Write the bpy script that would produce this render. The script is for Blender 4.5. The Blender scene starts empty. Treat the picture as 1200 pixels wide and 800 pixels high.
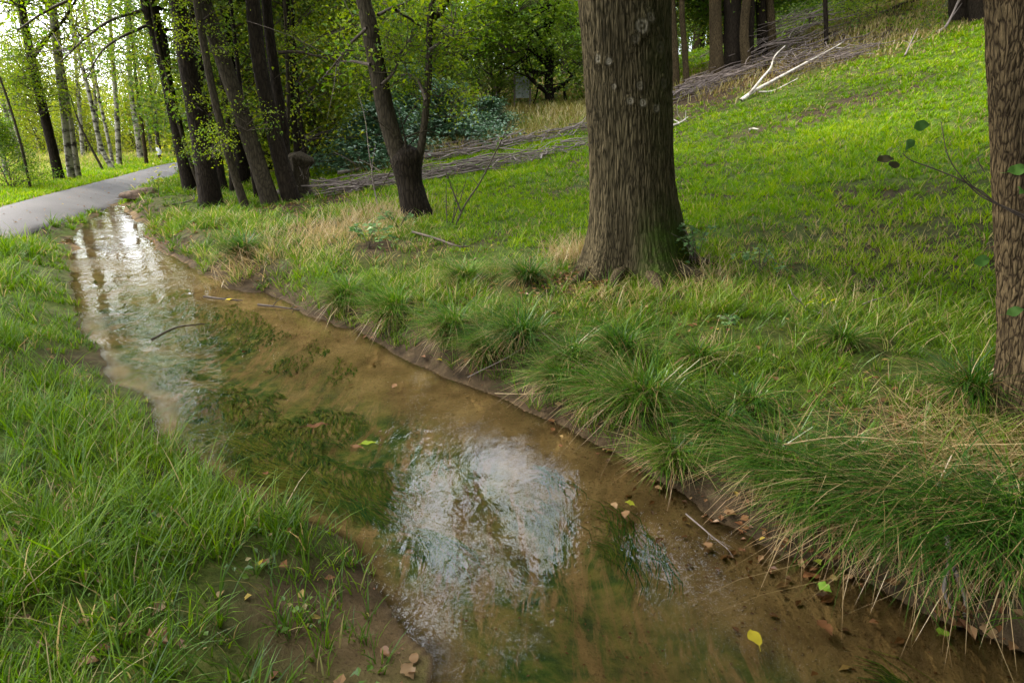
import bpy, math, random
import numpy as np
from mathutils import Vector

SC = bpy.context.scene
COL = SC.collection
R = np.random.RandomState
rnd = random.Random(7)

# ------------------------------------------------------------------ camera
PITCH = math.radians(17.4)
CAMZ = 1.6
cam_d = bpy.data.cameras.new('camera')
cam = bpy.data.objects.new('camera', cam_d); COL.objects.link(cam)
cam.location = (0, 0, CAMZ); cam.rotation_euler = (math.pi/2 - PITCH, 0, 0)
cam_d.sensor_width = 36; cam_d.lens = 24; cam_d.clip_start = 0.05; cam_d.clip_end = 1000
SC.camera = cam
cP, sP = math.cos(PITCH), math.sin(PITCH)

def pdir(px, py):
    """ray through a photo pixel (1200x800), depth along the optical axis = 1"""
    u = (px-600)/800.0; v = (400-py)/800.0
    return np.array([u, cP+v*sP, -sP+v*cP])

# ------------------------------------------------------------------ noise
def _hash(ix, iy, iz, seed):
    h = (ix.astype(np.uint32)*np.uint32(374761393) + iy.astype(np.uint32)*np.uint32(668265263)
         + iz.astype(np.uint32)*np.uint32(2147483647) + np.uint32(seed*144665 & 0xffffffff))
    h = (h ^ (h >> np.uint32(13)))*np.uint32(1274126177)
    h = h ^ (h >> np.uint32(16))
    return (h & np.uint32(0xffff)).astype(np.float64)/32767.5 - 1.0

def vn(x, y, z=None, seed=0):
    x = np.asarray(x, float); y = np.asarray(y, float)
    z = np.zeros_like(x) if z is None else np.asarray(z, float)
    x, y, z = np.broadcast_arrays(x, y, z)
    xi, yi, zi = np.floor(x), np.floor(y), np.floor(z)
    fx, fy, fz = x-xi, y-yi, z-zi
    fx = fx*fx*(3-2*fx); fy = fy*fy*(3-2*fy); fz = fz*fz*(3-2*fz)
    xi = xi.astype(np.int64); yi = yi.astype(np.int64); zi = zi.astype(np.int64)
    with np.errstate(over='ignore'):
        def c(a, b, d): return _hash(xi+a, yi+b, zi+d, seed)
        r0 = (c(0,0,0)*(1-fx)+c(1,0,0)*fx)*(1-fy) + (c(0,1,0)*(1-fx)+c(1,1,0)*fx)*fy
        r1 = (c(0,0,1)*(1-fx)+c(1,0,1)*fx)*(1-fy) + (c(0,1,1)*(1-fx)+c(1,1,1)*fx)*fy
    return r0*(1-fz)+r1*fz

def fbm(x, y, z=None, o=4, seed=0):
    s = 0; a = 1; t = 0; f = 1.0
    for k in range(o):
        s = s + a*vn(np.asarray(x)*f, np.asarray(y)*f, None if z is None else np.asarray(z)*f, seed+k*17)
        t += a; a *= .5; f *= 2.03
    return s/t

def sstep(a, b, x):
    t = np.clip((np.asarray(x, float)-a)/(b-a), 0, 1)
    return t*t*(3-2*t)

# ------------------------------------------------------------------ terrain
_YR = np.array([-12, -5, 0, 1, 1.96, 2.8, 3.75, 4.5, 5.8, 7.3, 9.5, 12, 14, 16, 27, 40, 60.])
_XR = np.array([13.5, 7.6, 3.2, 2.3, 1.47, .78, .02, -.6, -1.75, -3.15, -5.0, -6.45, -7.75, -8.9, -11, -10.6, -1])
_YL = np.array([-12, -5, 0, 1, 1.66, 2.36, 3.0, 3.62, 4.7, 5.9, 7.3, 9.45, 12, 14, 16, 27, 40, 60.])
_XL = np.array([11, 5.4, 1.1, .32, -.22, -.74, -1.42, -2.07, -3.0, -3.85, -4.85, -6.2, -7.4, -8.3, -9.1, -11.1, -10.7, -1.1])
_YP = np.array([-12, -5, 0, 8.3, 13.4, 20.9, 27, 32, 40, 55, 90.])
_XP = np.array([-2.2, -3.0, -4.6, -7.1, -8.85, -10.95, -12.8, -13.7, -13.2, -9, 4])
_g = np.arange(-12, 60, .1)
def _smooth(Y, X, w):
    v = np.interp(_g, Y, X); k = np.hanning(w); k /= k.sum()
    return np.convolve(np.pad(v, w//2, mode='edge'), k, mode='same')[w//2:w//2+len(v)]
_xr, _xl = _smooth(_YR, _XR, 9), _smooth(_YL, _XL, 9)
_xp = _smooth(_YP, _XP, 41)
PATH_HW = .66

def banks(x, y):
    """signed distances: dR > 0 on the right bank, dL > 0 on the left bank; both < 0 in the stream"""
    x = np.asarray(x, float); y = np.asarray(y, float)
    wob = .10*vn(x*1.3+3, y*1.3, seed=5) + .05*vn(x*4, y*4, seed=6)
    near = sstep(30, 10, y)
    dR = (x-np.interp(y, _g, _xr))*.755 + wob*near
    dL = (np.interp(y, _g, _xl)-x)*.755 + (.09*vn(x*1.5, y*1.5+9, seed=8)+.04*vn(x*5, y*5, seed=9))*near
    return dR, dL
def pathd(x, y):
    """signed distance to the path's centre line, positive to its right"""
    return (np.asarray(x, float)-np.interp(y, _g, _xp))*.93

_GD = np.arange(0, 200, .05)
_GH = np.interp(_GD, [0, .12, .35, .7, 1.2, 2.2, 5.5, 9.8, 16, 21, 25, 32, 60, 200],
                [0, .08, .24, .32, .39, .47, .8, 1.3, 2.5, 3.55, 4.2, 4.6, 5.0, 6.0])
def H(x, y):
    x = np.asarray(x, float); y = np.asarray(y, float)
    x, y = np.broadcast_arrays(x, y)
    dR, dL = banks(x, y); pd = pathd(x, y)
    big = .10*fbm(x*.35, y*.35, o=3, seed=2)
    small = .035*fbm(x*1.6, y*1.6, o=3, seed=3)
    d = np.maximum(dR, 0); dh = np.maximum(.76*x+.65*(y-3.75), 0)
    d = d+(np.maximum(dh, d)-d)*sstep(7, 12, y)*sstep(.5, 2.5, d)      # beyond the bend the slope keeps its line
    g = np.interp(d, _GD, _GH)
    g = g + .13*np.clip(x-3.5, 0, 30)*sstep(2, 6, d)*sstep(60, 25, d)
    w = sstep(1.2, 7.5, pd)
    # the brown hump of the brow
    hx = (x-11.)*.93+(y-23.2)*.36; hy = -(x-11.)*.36+(y-23.2)*.93
    g = g + .45*np.exp(-(hx/4.2)**2-(hy/2.4)**2)
    right = np.where(g > .24, .24+(g-.24)*w, g)
    right = right + (big*sstep(1.5, 8, d)*w + small*1.3*sstep(.05, .5, d)) * sstep(.9, 2., np.abs(pd))
    dl = np.maximum(dL, 0)
    left = np.interp(dl, [0, .12, .35, .6, .85, 300], [0, .04, .12, .19, .22, .22])
    left = left + small*sstep(.05, .5, dl)*sstep(.8, 1.3, np.abs(pd))
    left = left - .10*sstep(1.6, 6, -pd) + .12*fbm(x*.25, y*.25, o=2, seed=11)*sstep(2, 8, -pd)
    m = np.minimum(-dR, -dL)
    bed = -.13*sstep(0, .8, m)*sstep(12, 8, y) - .10*sstep(0, .25, m)*sstep(8, 10.5, y) + .016*fbm(x*3, y*3, o=3, seed=12)*sstep(0, .3, m)
    # a shelf of mud on the right-hand side
    bed = bed*np.where(-dR < -dL, sstep(-.25, .85, -dR), 1)
    bed = bed-.022*sstep(0, .10, m)
    stream = (dR < 0) & (dL < 0)
    out = np.where(stream, bed, np.where(dL >= 0, left, right))
    # the ditch closes at its far end
    f = sstep(18, 15.5, y)
    out = np.where(stream, bed*f+.2*(1-f), out)
    # a little bar of washed up leaves across the water
    out = out + .075*np.exp(-(((x+5.75)/.55)**2+((y-9.45-.1*(x+5.75))/.17)**2))*(1+.5*vn(x*9, y*9, seed=4))
    return out

def ground_hit(px, py, dz=0.0):
    d = pdir(px, py)
    t = np.arange(1.2, 90, .02)
    p = d[None]*t[:, None]; p[:, 2] += CAMZ
    hh = H(p[:, 0], p[:, 1]) + dz
    k = np.argmax(p[:, 2] <= hh)
    if p[k, 2] > hh[k]: k = len(t)-1
    q = p[k].copy(); q[2] = float(H(q[0], q[1]))
    return q
def at_y(px, py, y):
    d = pdir(px, py); t = y/d[1]
    return np.array([d[0]*t, y, CAMZ+d[2]*t])

# ------------------------------------------------------------------ mesh helpers
class MB:
    """collects geometry for ONE mesh object"""
    def __init__(s): s.V = []; s.F = {3: [], 4: []}; s.M = {3: [], 4: []}; s.A = []; s.B = []; s.n = 0
    def add(s, V, quads=None, tris=None, mat=0, tint=0.5, dry=0.0):
        V = np.asarray(V, float).reshape(-1, 3)
        for k, f in ((4, quads), (3, tris)):
            if f is not None and len(f):
                f = np.asarray(f, np.int64).reshape(-1, k)
                s.F[k].append(f+s.n); s.M[k].append(np.full(len(f), mat, np.int32))
        s.V.append(V); s.n += len(V)
        s.A.append(np.broadcast_to(np.asarray(tint, float), (len(V),)))
        s.B.append(np.broadcast_to(np.asarray(dry, float), (len(V),)))
        return s
    def mesh(s, name, mats, smooth=True):
        me = bpy.data.meshes.new(name)
        V = np.concatenate(s.V) if s.V else np.zeros((0, 3))
        loops, starts, mi = [], [], []; pos = 0
        for k in (3, 4):
            if s.F[k]:
                f = np.concatenate(s.F[k]); loops.append(f.ravel())
                starts.append(pos+np.arange(len(f))*k); pos += f.size; mi.append(np.concatenate(s.M[k]))
        me.vertices.add(len(V)); me.vertices.foreach_set('co', V.astype(np.float32).ravel())
        if loops:
            L = np.concatenate(loops); S = np.concatenate(starts)
            me.loops.add(len(L)); me.loops.foreach_set('vertex_index', L.astype(np.int32))
            me.polygons.add(len(S)); me.polygons.foreach_set('loop_start', S.astype(np.int32))
            me.polygons.foreach_set('material_index', np.concatenate(mi).astype(np.int32))
            me.polygons.foreach_set('use_smooth', np.full(len(S), smooth, dtype=bool))
        for nm, arr in (('tint', s.A), ('dry', s.B)):
            a = me.attributes.new(nm, 'FLOAT', 'POINT')
            a.data.foreach_set('value', np.concatenate(arr).astype(np.float32))
        me.update(calc_edges=True)
        for m in (mats if isinstance(mats, (list, tuple)) else [mats]): me.materials.append(m)
        return me
    def obj(s, name, mats, parent=None, smooth=True, loc=None):
        o = bpy.data.objects.new(name, s.mesh(name, mats, smooth)); COL.objects.link(o)
        if parent is not None: o.parent = parent
        if loc is not None: o.location = loc
        return o

def tag(o, label=None, cat=None, group=None, kind=None):
    if label: o['label'] = label
    if cat: o['category'] = cat
    if group: o['group'] = group
    if kind: o['kind'] = kind
    return o
def thing(name, label, cat, loc=(0, 0, 0), rz=0, group=None):
    o = bpy.data.objects.new(name, None); COL.objects.link(o)
    o.location = loc; o.rotation_euler = (0, 0, rz); o.empty_display_size = .2
    return tag(o, label, cat, group)
def dup(root, loc, rz, sc=1.0, label=None, group=None, tilt=(0, 0)):
    r = root.copy(); COL.objects.link(r); r.location = loc; r.rotation_euler = (tilt[0], tilt[1], rz)
    r.scale = (sc, sc, sc) if not hasattr(sc, '__len__') else sc
    if label: r['label'] = label
    if group: r['group'] = group
    for ch in list(root.children):
        c = ch.copy(); COL.objects.link(c); c.parent = r
        for g in list(ch.children):
            d = g.copy(); COL.objects.link(d); d.parent = c
    return r

def spline(P, n):
    """Catmull-Rom through P, n samples"""
    P = np.asarray(P, float)
    if len(P) == 2: return P[0]+(P[1]-P[0])*np.linspace(0, 1, n)[:, None]
    Q = np.vstack([2*P[0]-P[1], P, 2*P[-1]-P[-2]])
    t = np.linspace(0, len(P)-1-1e-9, n); i = t.astype(int); f = (t-i)[:, None]
    a, b, c, d = Q[i], Q[i+1], Q[i+2], Q[i+3]
    return .5*((2*b)+(-a+c)*f+(2*a-5*b+4*c-d)*f**2+(-a+3*b-3*c+d)*f**3)

def tube(mb, P, r, segs=8, mat=0, tint=.5, dry=0., rough=0., seed=0, cap=True):
    P = np.asarray(P, float); n = len(P)
    r = np.broadcast_to(np.asarray(r, float), (n,))
    T = np.gradient(P, axis=0); T /= np.linalg.norm(T, axis=1)[:, None]+1e-12
    ref = np.array([1., 0, 0]) if abs(T[0, 0]) < .8 else np.array([0, 1., 0])
    N = np.zeros_like(P); prev = ref
    for i in range(n):
        v = prev-T[i]*np.dot(prev, T[i]); v /= np.linalg.norm(v)+1e-12; N[i] = v; prev = v
    B = np.cross(T, N)
    th = np.linspace(0, 2*np.pi, segs, endpoint=False)
    c, s = np.cos(th), np.sin(th)
    rr = np.repeat(r[:, None], segs, 1)
    if rough:
        L = np.concatenate([[0], np.cumsum(np.linalg.norm(np.diff(P, axis=0), axis=1))])
        q = r[0]
        rr = rr*(1+rough*fbm(c[None]*1.6+seed*3.1, s[None]*1.6, L[:, None]/max(q, .03)*.35, o=3, seed=seed))
    V = P[:, None]+rr[..., None]*(N[:, None]*c[None, :, None]+B[:, None]*s[None, :, None])
    i = np.arange(n-1)[:, None]*segs; j = np.arange(segs)[None]; k = (j+1) % segs
    Q = np.stack([i+j, i+k, i+segs+k, i+segs+j], -1).reshape(-1, 4)
    V = V.reshape(-1, 3); tr = None
    if cap:
        V = np.vstack([V, P[-1]+T[-1]*r[-1]*.5]); a = (n-1)*segs; jj = np.arange(segs)
        tr = np.stack([a+jj, a+(jj+1) % segs, np.full(segs, n*segs)], -1)
    mb.add(V, Q, tr, mat, tint, dry)

def blades(mb, base, az, h, w, lean, bend, sag=0.0, tint=.5, dry=0., mat=0, twist=None, lv=(0, .38, .72, 1.0), slope=None):
    """ribbon grass blades; all args arrays of length N"""
    N = len(base)
    bc = lambda a: np.broadcast_to(np.asarray(a, float), (N,))
    az, h, w, lean, bend, sag, tint, dry = map(bc, (az, h, w, lean, bend, sag, tint, dry))
    o = np.stack([np.cos(az), np.sin(az), np.zeros(N)], -1)
    tw = az+np.pi/2 if twist is None else az+np.pi/2+twist
    s = np.stack([np.cos(tw), np.sin(tw), np.zeros(N)], -1)
    wt = [1, .95, .62, 0]
    rows = []
    for t, q in zip(lv, wt):
        p = base+o*(h*(lean*t+bend*t*t))[:, None]; p = p.copy(); p[:, 2] += h*(t-sag*t*t)
        if q > 0: rows += [p-s*(w*q/2)[:, None], p+s*(w*q/2)[:, None]]
        else: rows += [p]
    V = np.stack(rows, 1)                       # N,7,3
    b = np.arange(N)[:, None]*7
    Q = np.concatenate([b+np.array([[0, 1, 3, 2]]), b+np.array([[2, 3, 5, 4]])])
    T = b+np.array([[4, 5, 6]])
    mb.add(V.reshape(-1, 3), Q, T, mat, np.repeat(tint, 7), np.repeat(dry, 7))

def leaves(mb, pos, nrm_up, L, rs, mat=0, tint=.5, dry=0., ratio=.62, droop=0.):
    """kite shaped leaves, folded on the midrib; nrm_up 0..1 pulls the normals upward"""
    N = len(pos)
    n = rs.normal(size=(N, 3)); n /= np.linalg.norm(n, axis=1)[:, None]
    n[:, 2] = np.abs(n[:, 2]); n = n*(1-nrm_up)+np.array([0, 0, 1.])*nrm_up
    n /= np.linalg.norm(n, axis=1)[:, None]
    d = rs.normal(size=(N, 3)); d[:, 2] -= droop
    d -= n*np.sum(d*n, 1)[:, None]; d /= np.linalg.norm(d, axis=1)[:, None]+1e-9
    s = np.cross(n, d)
    L = np.broadcast_to(np.asarray(L, float), (N,))[:, None]*rs.uniform(.7, 1.25, (N, 1))
    W = L*ratio*.5
    V = np.stack([pos, pos+d*L*.42+s*W+n*L*.08, pos+d*L-n*L*.12, pos+d*L*.42-s*W+n*L*.08], 1)
    b = np.arange(N)[:, None]*4
    T = np.concatenate([b+np.array([[0, 2, 1]]), b+np.array([[0, 3, 2]])])
    tt = np.broadcast_to(np.asarray(tint, float), (N,)); dd = np.broadcast_to(np.asarray(dry, float), (N,))
    mb.add(V.reshape(-1, 3), None, T, mat, np.repeat(tt, 4), np.repeat(dd, 4))
# ------------------------------------------------------------------ materials
class NT:
    def __init__(s, name):
        s.m = bpy.data.materials.new(name); s.m.use_nodes = True; s.t = s.m.node_tree; s.t.nodes.clear()
    def n(s, typ, **kw):
        nd = s.t.nodes.new(typ)
        for k, v in kw.items():
            if k.startswith('i_'):
                key = k[2:]; key = int(key) if key.isdigit() else key.replace('_', ' ')
                s.put(nd.inputs[key], v)
            else: setattr(nd, k, v)
        return nd
    def put(s, sock, v):
        if isinstance(v, bpy.types.NodeSocket): s.t.links.new(v, sock)
        elif hasattr(v, 'outputs'): s.t.links.new(v.outputs[0], sock)
        else: sock.default_value = v
    def attr(s, name): return s.n('ShaderNodeAttribute', attribute_name=name).outputs['Fac']
    def noise(s, vec, scale, detail=3, rough=.55, dist=0.):
        nd = s.n('ShaderNodeTexNoise'); nd.inputs['Scale'].default_value = scale; nd.inputs['Detail'].default_value = detail
        nd.inputs['Roughness'].default_value = rough; nd.inputs['Distortion'].default_value = dist
        if vec is not None: s.put(nd.inputs['Vector'], vec)
        return nd.outputs['Fac']
    def ramp(s, fac, stops):
        nd = s.n('ShaderNodeValToRGB'); e = nd.color_ramp.elements
        while len(e) > len(stops): e.remove(e[-1])
        while len(e) < len(stops): e.new(1)
        for el, (p, c) in zip(e, stops): el.position = p; el.color = (c if hasattr(c, '__len__') else (c, c, c))[:3]+(1,) if hasattr(c, '__len__') else (c, c, c, 1)
        s.put(nd.inputs[0], fac); return nd.outputs[0]
    def mix(s, fac, a, b):
        nd = s.n('ShaderNodeMix', data_type='RGBA')
        s.put(nd.inputs[0], fac); s.put(nd.inputs[6], a if not isinstance(a, tuple) else a[:3]+(1,)); s.put(nd.inputs[7], b if not isinstance(b, tuple) else b[:3]+(1,))
        return nd.outputs[2]
    def math(s, op, a, b=0., clamp=False):
        nd = s.n('ShaderNodeMath', operation=op, use_clamp=clamp); s.put(nd.inputs[0], a); s.put(nd.inputs[1], b); return nd.outputs[0]
    def mapping(s, scale=(1, 1, 1), rot=(0, 0, 0), coord='Object'):
        tc = s.n('ShaderNodeTexCoord'); mp = s.n('ShaderNodeMapping'); s.put(mp.inputs[0], tc.outputs[coord])
        mp.inputs['Scale'].default_value = scale; mp.inputs['Rotation'].default_value = rot; return mp.outputs[0]
    def bump(s, h, strength=.5, dist=.02, normal=None):
        nd = s.n('ShaderNodeBump'); nd.inputs['Strength'].default_value = strength; nd.inputs['Distance'].default_value = dist
        s.put(nd.inputs['Height'], h)
        if normal is not None: s.put(nd.inputs['Normal'], normal)
        return nd.outputs[0]
    def bsdf(s, col, rough=.8, normal=None, spec=.3):
        nd = s.n('ShaderNodeBsdfPrincipled'); s.put(nd.inputs['Base Color'], col if not isinstance(col, tuple) else col[:3]+(1,)); s.put(nd.inputs['Roughness'], rough)
        s.put(nd.inputs['Specular IOR Level'], spec)
        if normal is not None: s.put(nd.inputs['Normal'], normal)
        return nd.outputs[0]
    def out(s, sh):
        o = s.n('ShaderNodeOutputMaterial'); s.put(o.inputs['Surface'], sh); return s.m

def leafy(name, stops, dryc=((.30, .20, .09), (.42, .31, .16)), trans=.4, gloss=.02, grough=.4):
    """thin leaf: diffuse + translucent + a little gloss; 'tint' picks the green, 'dry' the share of dead colour"""
    t = NT(name)
    a = t.attr('tint'); c = t.ramp(a, stops)
    d = t.ramp(a, [(0, dryc[0]), (1, dryc[1])])
    c = t.mix(t.attr('dry'), c, d)
    df = t.n('ShaderNodeBsdfDiffuse'); t.put(df.inputs[0], c)
    tr = t.n('ShaderNodeBsdfTranslucent')
    hs = t.n('ShaderNodeHueSaturation'); hs.inputs['Saturation'].default_value = 1.1; hs.inputs['Value'].default_value = 1.25; t.put(hs.inputs['Color'], c)
    t.put(tr.inputs[0], hs.outputs[0])
    m1 = t.n('ShaderNodeMixShader'); m1.inputs[0].default_value = trans; t.put(m1.inputs[1], df); t.put(m1.inputs[2], tr)
    gl = t.n('ShaderNodeBsdfGlossy'); gl.inputs['Roughness'].default_value = grough; gl.inputs[0].default_value = (.8, .8, .8, 1)
    m2 = t.n('ShaderNodeMixShader'); m2.inputs[0].default_value = gloss; t.put(m2.inputs[1], m1); t.put(m2.inputs[2], gl)
    return t.out(m2.outputs[0])

def bark(name, dark, light, sc=14, stretch=.22, moss=0., bumpd=.02, pale=None):
    t = NT(name)
    v = t.mapping((1, 1, stretch))
    warp = t.n('ShaderNodeMix', data_type='VECTOR')  # warp the lookup a little
    nz = t.n('ShaderNodeTexNoise'); nz.inputs['Scale'].default_value = 6; t.put(nz.inputs['Vector'], v)
    add = t.n('ShaderNodeVectorMath', operation='MULTIPLY_ADD'); t.put(add.inputs[0], nz.outputs['Color']); add.inputs[1].default_value = (.09, .09, .09); t.put(add.inputs[2], v)
    vo = t.n('ShaderNodeTexVoronoi', feature='DISTANCE_TO_EDGE'); vo.inputs['Scale'].default_value = sc; t.put(vo.inputs['Vector'], add.outputs[0])
    crack = t.ramp(vo.outputs[0], [(0, .03), (.14, .6), (.5, 1.)])
    fine = t.noise(v, sc*3.5, 5, .65)
    hgt = t.math('ADD', t.math('MULTIPLY', crack, .8), t.math('MULTIPLY', fine, .5))
    c = t.mix(t.math('MULTIPLY', crack, t.ramp(fine, [(.3, 0.25), (.75, 1.)])), dark, light)
    big = t.noise(t.mapping((1, 1, .5)), 2.2, 4)
    c = t.mix(t.ramp(big, [(.4, 0.), (.7, .45)]), c, tuple(x*.55 for x in dark))
    if pale: # peeling pale bark with dark patches
        band = t.noise(t.mapping((3, 3, 6)), 1.6, 4, .6)
        c = t.mix(t.ramp(band, [(.47, 1.), (.57, 0.)]), c, pale)
    # moss carried by the mesh
    mo = t.math('MULTIPLY', t.attr('dry'), t.ramp(t.noise(t.mapping(), 9, 4, .7), [(.3, .2), (.55, 1.)]))
    c = t.mix(mo, c, (.035, .055, .008))
    # scars and lichen carried by the mesh
    c = t.mix(t.math('MULTIPLY', t.math('SUBTRACT', t.attr('tint'), .5), 2., True), c, (.36, .31, .23))
    return t.out(t.bsdf(c, .9, t.bump(hgt, .9, bumpd), .05))

M = {}
M['grass_left'] = leafy('long_grass', [(0, (.032, .070, .005)), (.5, (.080, .155, .007)), (1, (.18, .26, .014))], trans=.4, gloss=.018)
M['grass_bank'] = leafy('bank_grass', [(0, (.032, .068, .006)), (.5, (.078, .152, .007)), (1, (.17, .24, .014))], trans=.4, gloss=.015)
M['grass_meadow'] = leafy('meadow_grass', [(0, (.065, .122, .004)), (.5, (.112, .215, .004)), (1, (.24, .30, .010))], trans=.4, gloss=.01)
M['sedge'] = leafy('sedge', [(0, (.020, .060, .008)), (.5, (.048, .115, .010)), (1, (.12, .20, .018))], dryc=((.20, .12, .05), (.46, .34, .18)), trans=.3, gloss=.025, grough=.35)
M['straw'] = leafy('straw', [(0, (.22, .14, .05)), (1, (.44, .33, .17))], trans=.3, gloss=.04)
M['herbage'] = leafy('rough_herbage', [(0, (.10, .10, .02)), (.5, (.16, .15, .03)), (1, (.26, .20, .06))], trans=.3, gloss=.02)
M['birch_leaf'] = leafy('birch_leaf', [(0, (.10, .15, .015)), (.5, (.20, .24, .025)), (1, (.34, .32, .04))], trans=.5)
M['alder_leaf'] = leafy('alder_leaf', [(0, (.045, .095, .012)), (.5, (.09, .16, .016)), (1, (.22, .27, .02))], trans=.5)
M['oak_leaf'] = leafy('oak_leaf', [(0, (.05, .10, .012)), (.5, (.095, .18, .018)), (1, (.20, .27, .03))], trans=.5)
M['wood_leaf'] = leafy('wood_leaf', [(0, (.035, .065, .012)), (.5, (.10, .16, .022)), (1, (.26, .28, .04))], trans=.5)
M['yellow_leaf'] = leafy('yellow_leaf', [(0, (.10, .15, .015)), (.5, (.17, .23, .02)), (1, (.36, .33, .03))], trans=.5)
M['rhodo_leaf'] = leafy('evergreen_leaf', [(0, (.04, .085, .038)), (.5, (.075, .14, .066)), (1, (.13, .21, .10))], trans=.2, gloss=.045, grough=.3)
M['bramble_leaf'] = leafy('bramble_leaf', [(0, (.05, .11, .03)), (.5, (.10, .19, .06)), (1, (.22, .30, .12))], trans=.35, gloss=.02)
M['oak_bark'] = bark('oak_bark', (.013, .010, .005), (.165, .127, .066), 56, .085, bumpd=.008)
M['pine_bark'] = bark('rough_bark', (.014, .009, .005), (.175, .125, .062), 62, .12, bumpd=.010)
M['alder_bark'] = bark('alder_bark', (.009, .0065, .0045), (.046, .034, .022), 30, .2, bumpd=.012)
M['grey_bark'] = bark('grey_bark', (.022, .017, .011), (.088, .070, .043), 26, .25, bumpd=.01)
M['birch_bark'] = bark('birch_bark', (.03, .025, .02), (.12, .10, .08), 12, .5, bumpd=.008, pale=(.26, .235, .18))
M['twig'] = NT('twig_bark'); M['twig'] = M['twig'].out(M['twig'].bsdf(M['twig'].ramp(M['twig'].noise(M['twig'].mapping(), 20), [(.3, (.03, .02, .014)), (.7, (.09, .065, .045))]), .85))
t = NT('dead_wood'); M['dead_wood'] = t.out(t.bsdf(t.mix(t.attr('tint'), (.07, .05, .04), (.24, .19, .16)), .85))
t = NT('white_wood'); M['white_wood'] = t.out(t.bsdf(t.ramp(t.noise(t.mapping((1, 1, 1)), 7, 4), [(.35, (.20, .16, .12)), (.55, (.45, .40, .33))]), .7))
t = NT('grey_board'); M['board'] = t.out(t.bsdf(t.ramp(t.noise(t.mapping((1, 1, .2)), 14, 4), [(.3, (.22, .23, .21)), (.7, (.36, .37, .34))]), .8))
t = NT('white_paint'); M['white'] = t.out(t.bsdf(t.ramp(t.noise(t.mapping(), 6), [(.3, (.32, .32, .32)), (.7, (.5, .5, .49))]), .5))
M['fallen'] = leafy('fallen_leaf', [(0, (.10, .045, .02)), (.35, (.15, .065, .025)), (.6, (.25, .155, .075)), (.8, (.34, .26, .02)), (1, (.12, .21, .02))], trans=.2, gloss=.02, grough=.4)

# ground: one material, zones carried by mesh attributes
t = NT('ground')
v = t.mapping()
n1 = t.noise(v, 1.3, 5, .6); n2 = t.noise(v, 9, 6, .65); n3 = t.noise(v, 55, 4, .7)
soil = t.ramp(n2, [(.3, (.018, .012, .007)), (.55, (.045, .030, .016)), (.75, (.09, .062, .034))])
turf = t.ramp(t.math('ADD', t.math('MULTIPLY', n2, .45), t.math('MULTIPLY', n3, .55)), [(.36, (.014, .018, .005)), (.48, (.035, .062, .006)), (.60, (.085, .11, .014)), (.68, (.12, .10, .035))])
c = t.mix(t.math('ADD', t.math('MULTIPLY', t.attr('soil'), 1.3), t.math('MULTIPLY', t.math('SUBTRACT', n3, .5), 1.2), True), turf, soil)
mudc = t.ramp(t.noise(v, 3.5, 6, .6), [(.28, (.10, .064, .030)), (.5, (.185, .121, .056)), (.72, (.26, .178, .088))])
mudc = t.mix(t.ramp(n3, [(.56, 0.), (.66, .6)]), mudc, (.04, .025, .014))
c = t.mix(t.attr('mud'), c, mudc)
vf = t.mapping((1, .16, 1), (0, 0, math.radians(-41)))       # drawn out along the current
al = t.noise(vf, 12, 8, .72, .8); al2 = t.noise(v, 1.1, 3, .5)
alg = t.math('MULTIPLY', t.attr('alg'), t.math('MULTIPLY', t.ramp(al, [(.40, 0.), (.52, 1.)]), t.ramp(al2, [(.36, .25), (.52, 1.)])))
c = t.mix(alg, c, t.ramp(n2, [(.35, (.018, .050, .018)), (.5, (.060, .090, .022)), (.64, (.15, .135, .04))]))
hh = t.math('ADD', n2, t.math('MULTIPLY', n3, .5))
M['ground'] = t.out(t.bsdf(c, .85, t.bump(hh, .6, .03), .04))

# asphalt with worn paler wheel lines and grit
t = NT('asphalt')
v = t.mapping()
c = t.ramp(t.noise(v, 180, 2, .8), [(.3, (.022, .018, .017)), (.7, (.058, .048, .045))])
c = t.mix(t.ramp(t.noise(v, .9, 5, .6), [(.35, 0.), (.7, .5)]), c, (.085, .070, .063))
c = t.mix(t.ramp(t.noise(v, 14, 5, .7), [(.64, 0.), (.70, .8)]), c, (.16, .10, .05))
M['path'] = t.out(t.bsdf(c, .75, t.bump(t.noise(v, 150, 2, .8), .3, .01)))

# water: clear and shallow; Fresnel picks between the sky's mirror image and the bed below
t = NT('water')
v = t.mapping((1, .55, 1), (0, 0, math.radians(-41)))
vv = t.mapping()
rif = t.ramp(t.noise(vv, 1.15, 3, .5), [(.42, .12), (.62, 1.)])
w1 = t.noise(v, 11, 3, .5, .8); w2 = t.noise(v, 38, 2, .5, .4); w3 = t.noise(vv, 2.2, 2)
w4 = t.noise(v, 90, 2, .5, .3)
hgt = t.math('ADD', t.math('MULTIPLY', w3, .6), t.math('MULTIPLY', t.math('ADD', t.math('ADD', t.math('MULTIPLY', w1, .55), t.math('MULTIPLY', w4, .0)), t.math('MULTIPLY', w2, .17)), rif))
nb = t.bump(hgt, .27, .035)
fr = t.n('ShaderNodeFresnel'); fr.inputs[0].default_value = 1.33; t.put(fr.inputs['Normal'], nb)
gl = t.n('ShaderNodeBsdfGlossy'); gl.inputs['Roughness'].default_value = .004; t.put(gl.inputs['Normal'], nb)
tp = t.n('ShaderNodeBsdfTransparent'); tp.inputs[0].default_value = (.96, .93, .80, 1)
mx = t.n('ShaderNodeMixShader'); t.put(mx.inputs[0], fr.outputs[0]); t.put(mx.inputs[1], tp); t.put(mx.inputs[2], gl)
M['water'] = t.out(mx.outputs[0])

M['hazel_leaf'] = leafy('hazel_leaf', [(0, (.02, .05, .012)), (.5, (.05, .11, .02)), (1, (.10, .18, .035))], dryc=((.03, .018, .012), (.07, .04, .025)), trans=.35, gloss=.02)
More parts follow.
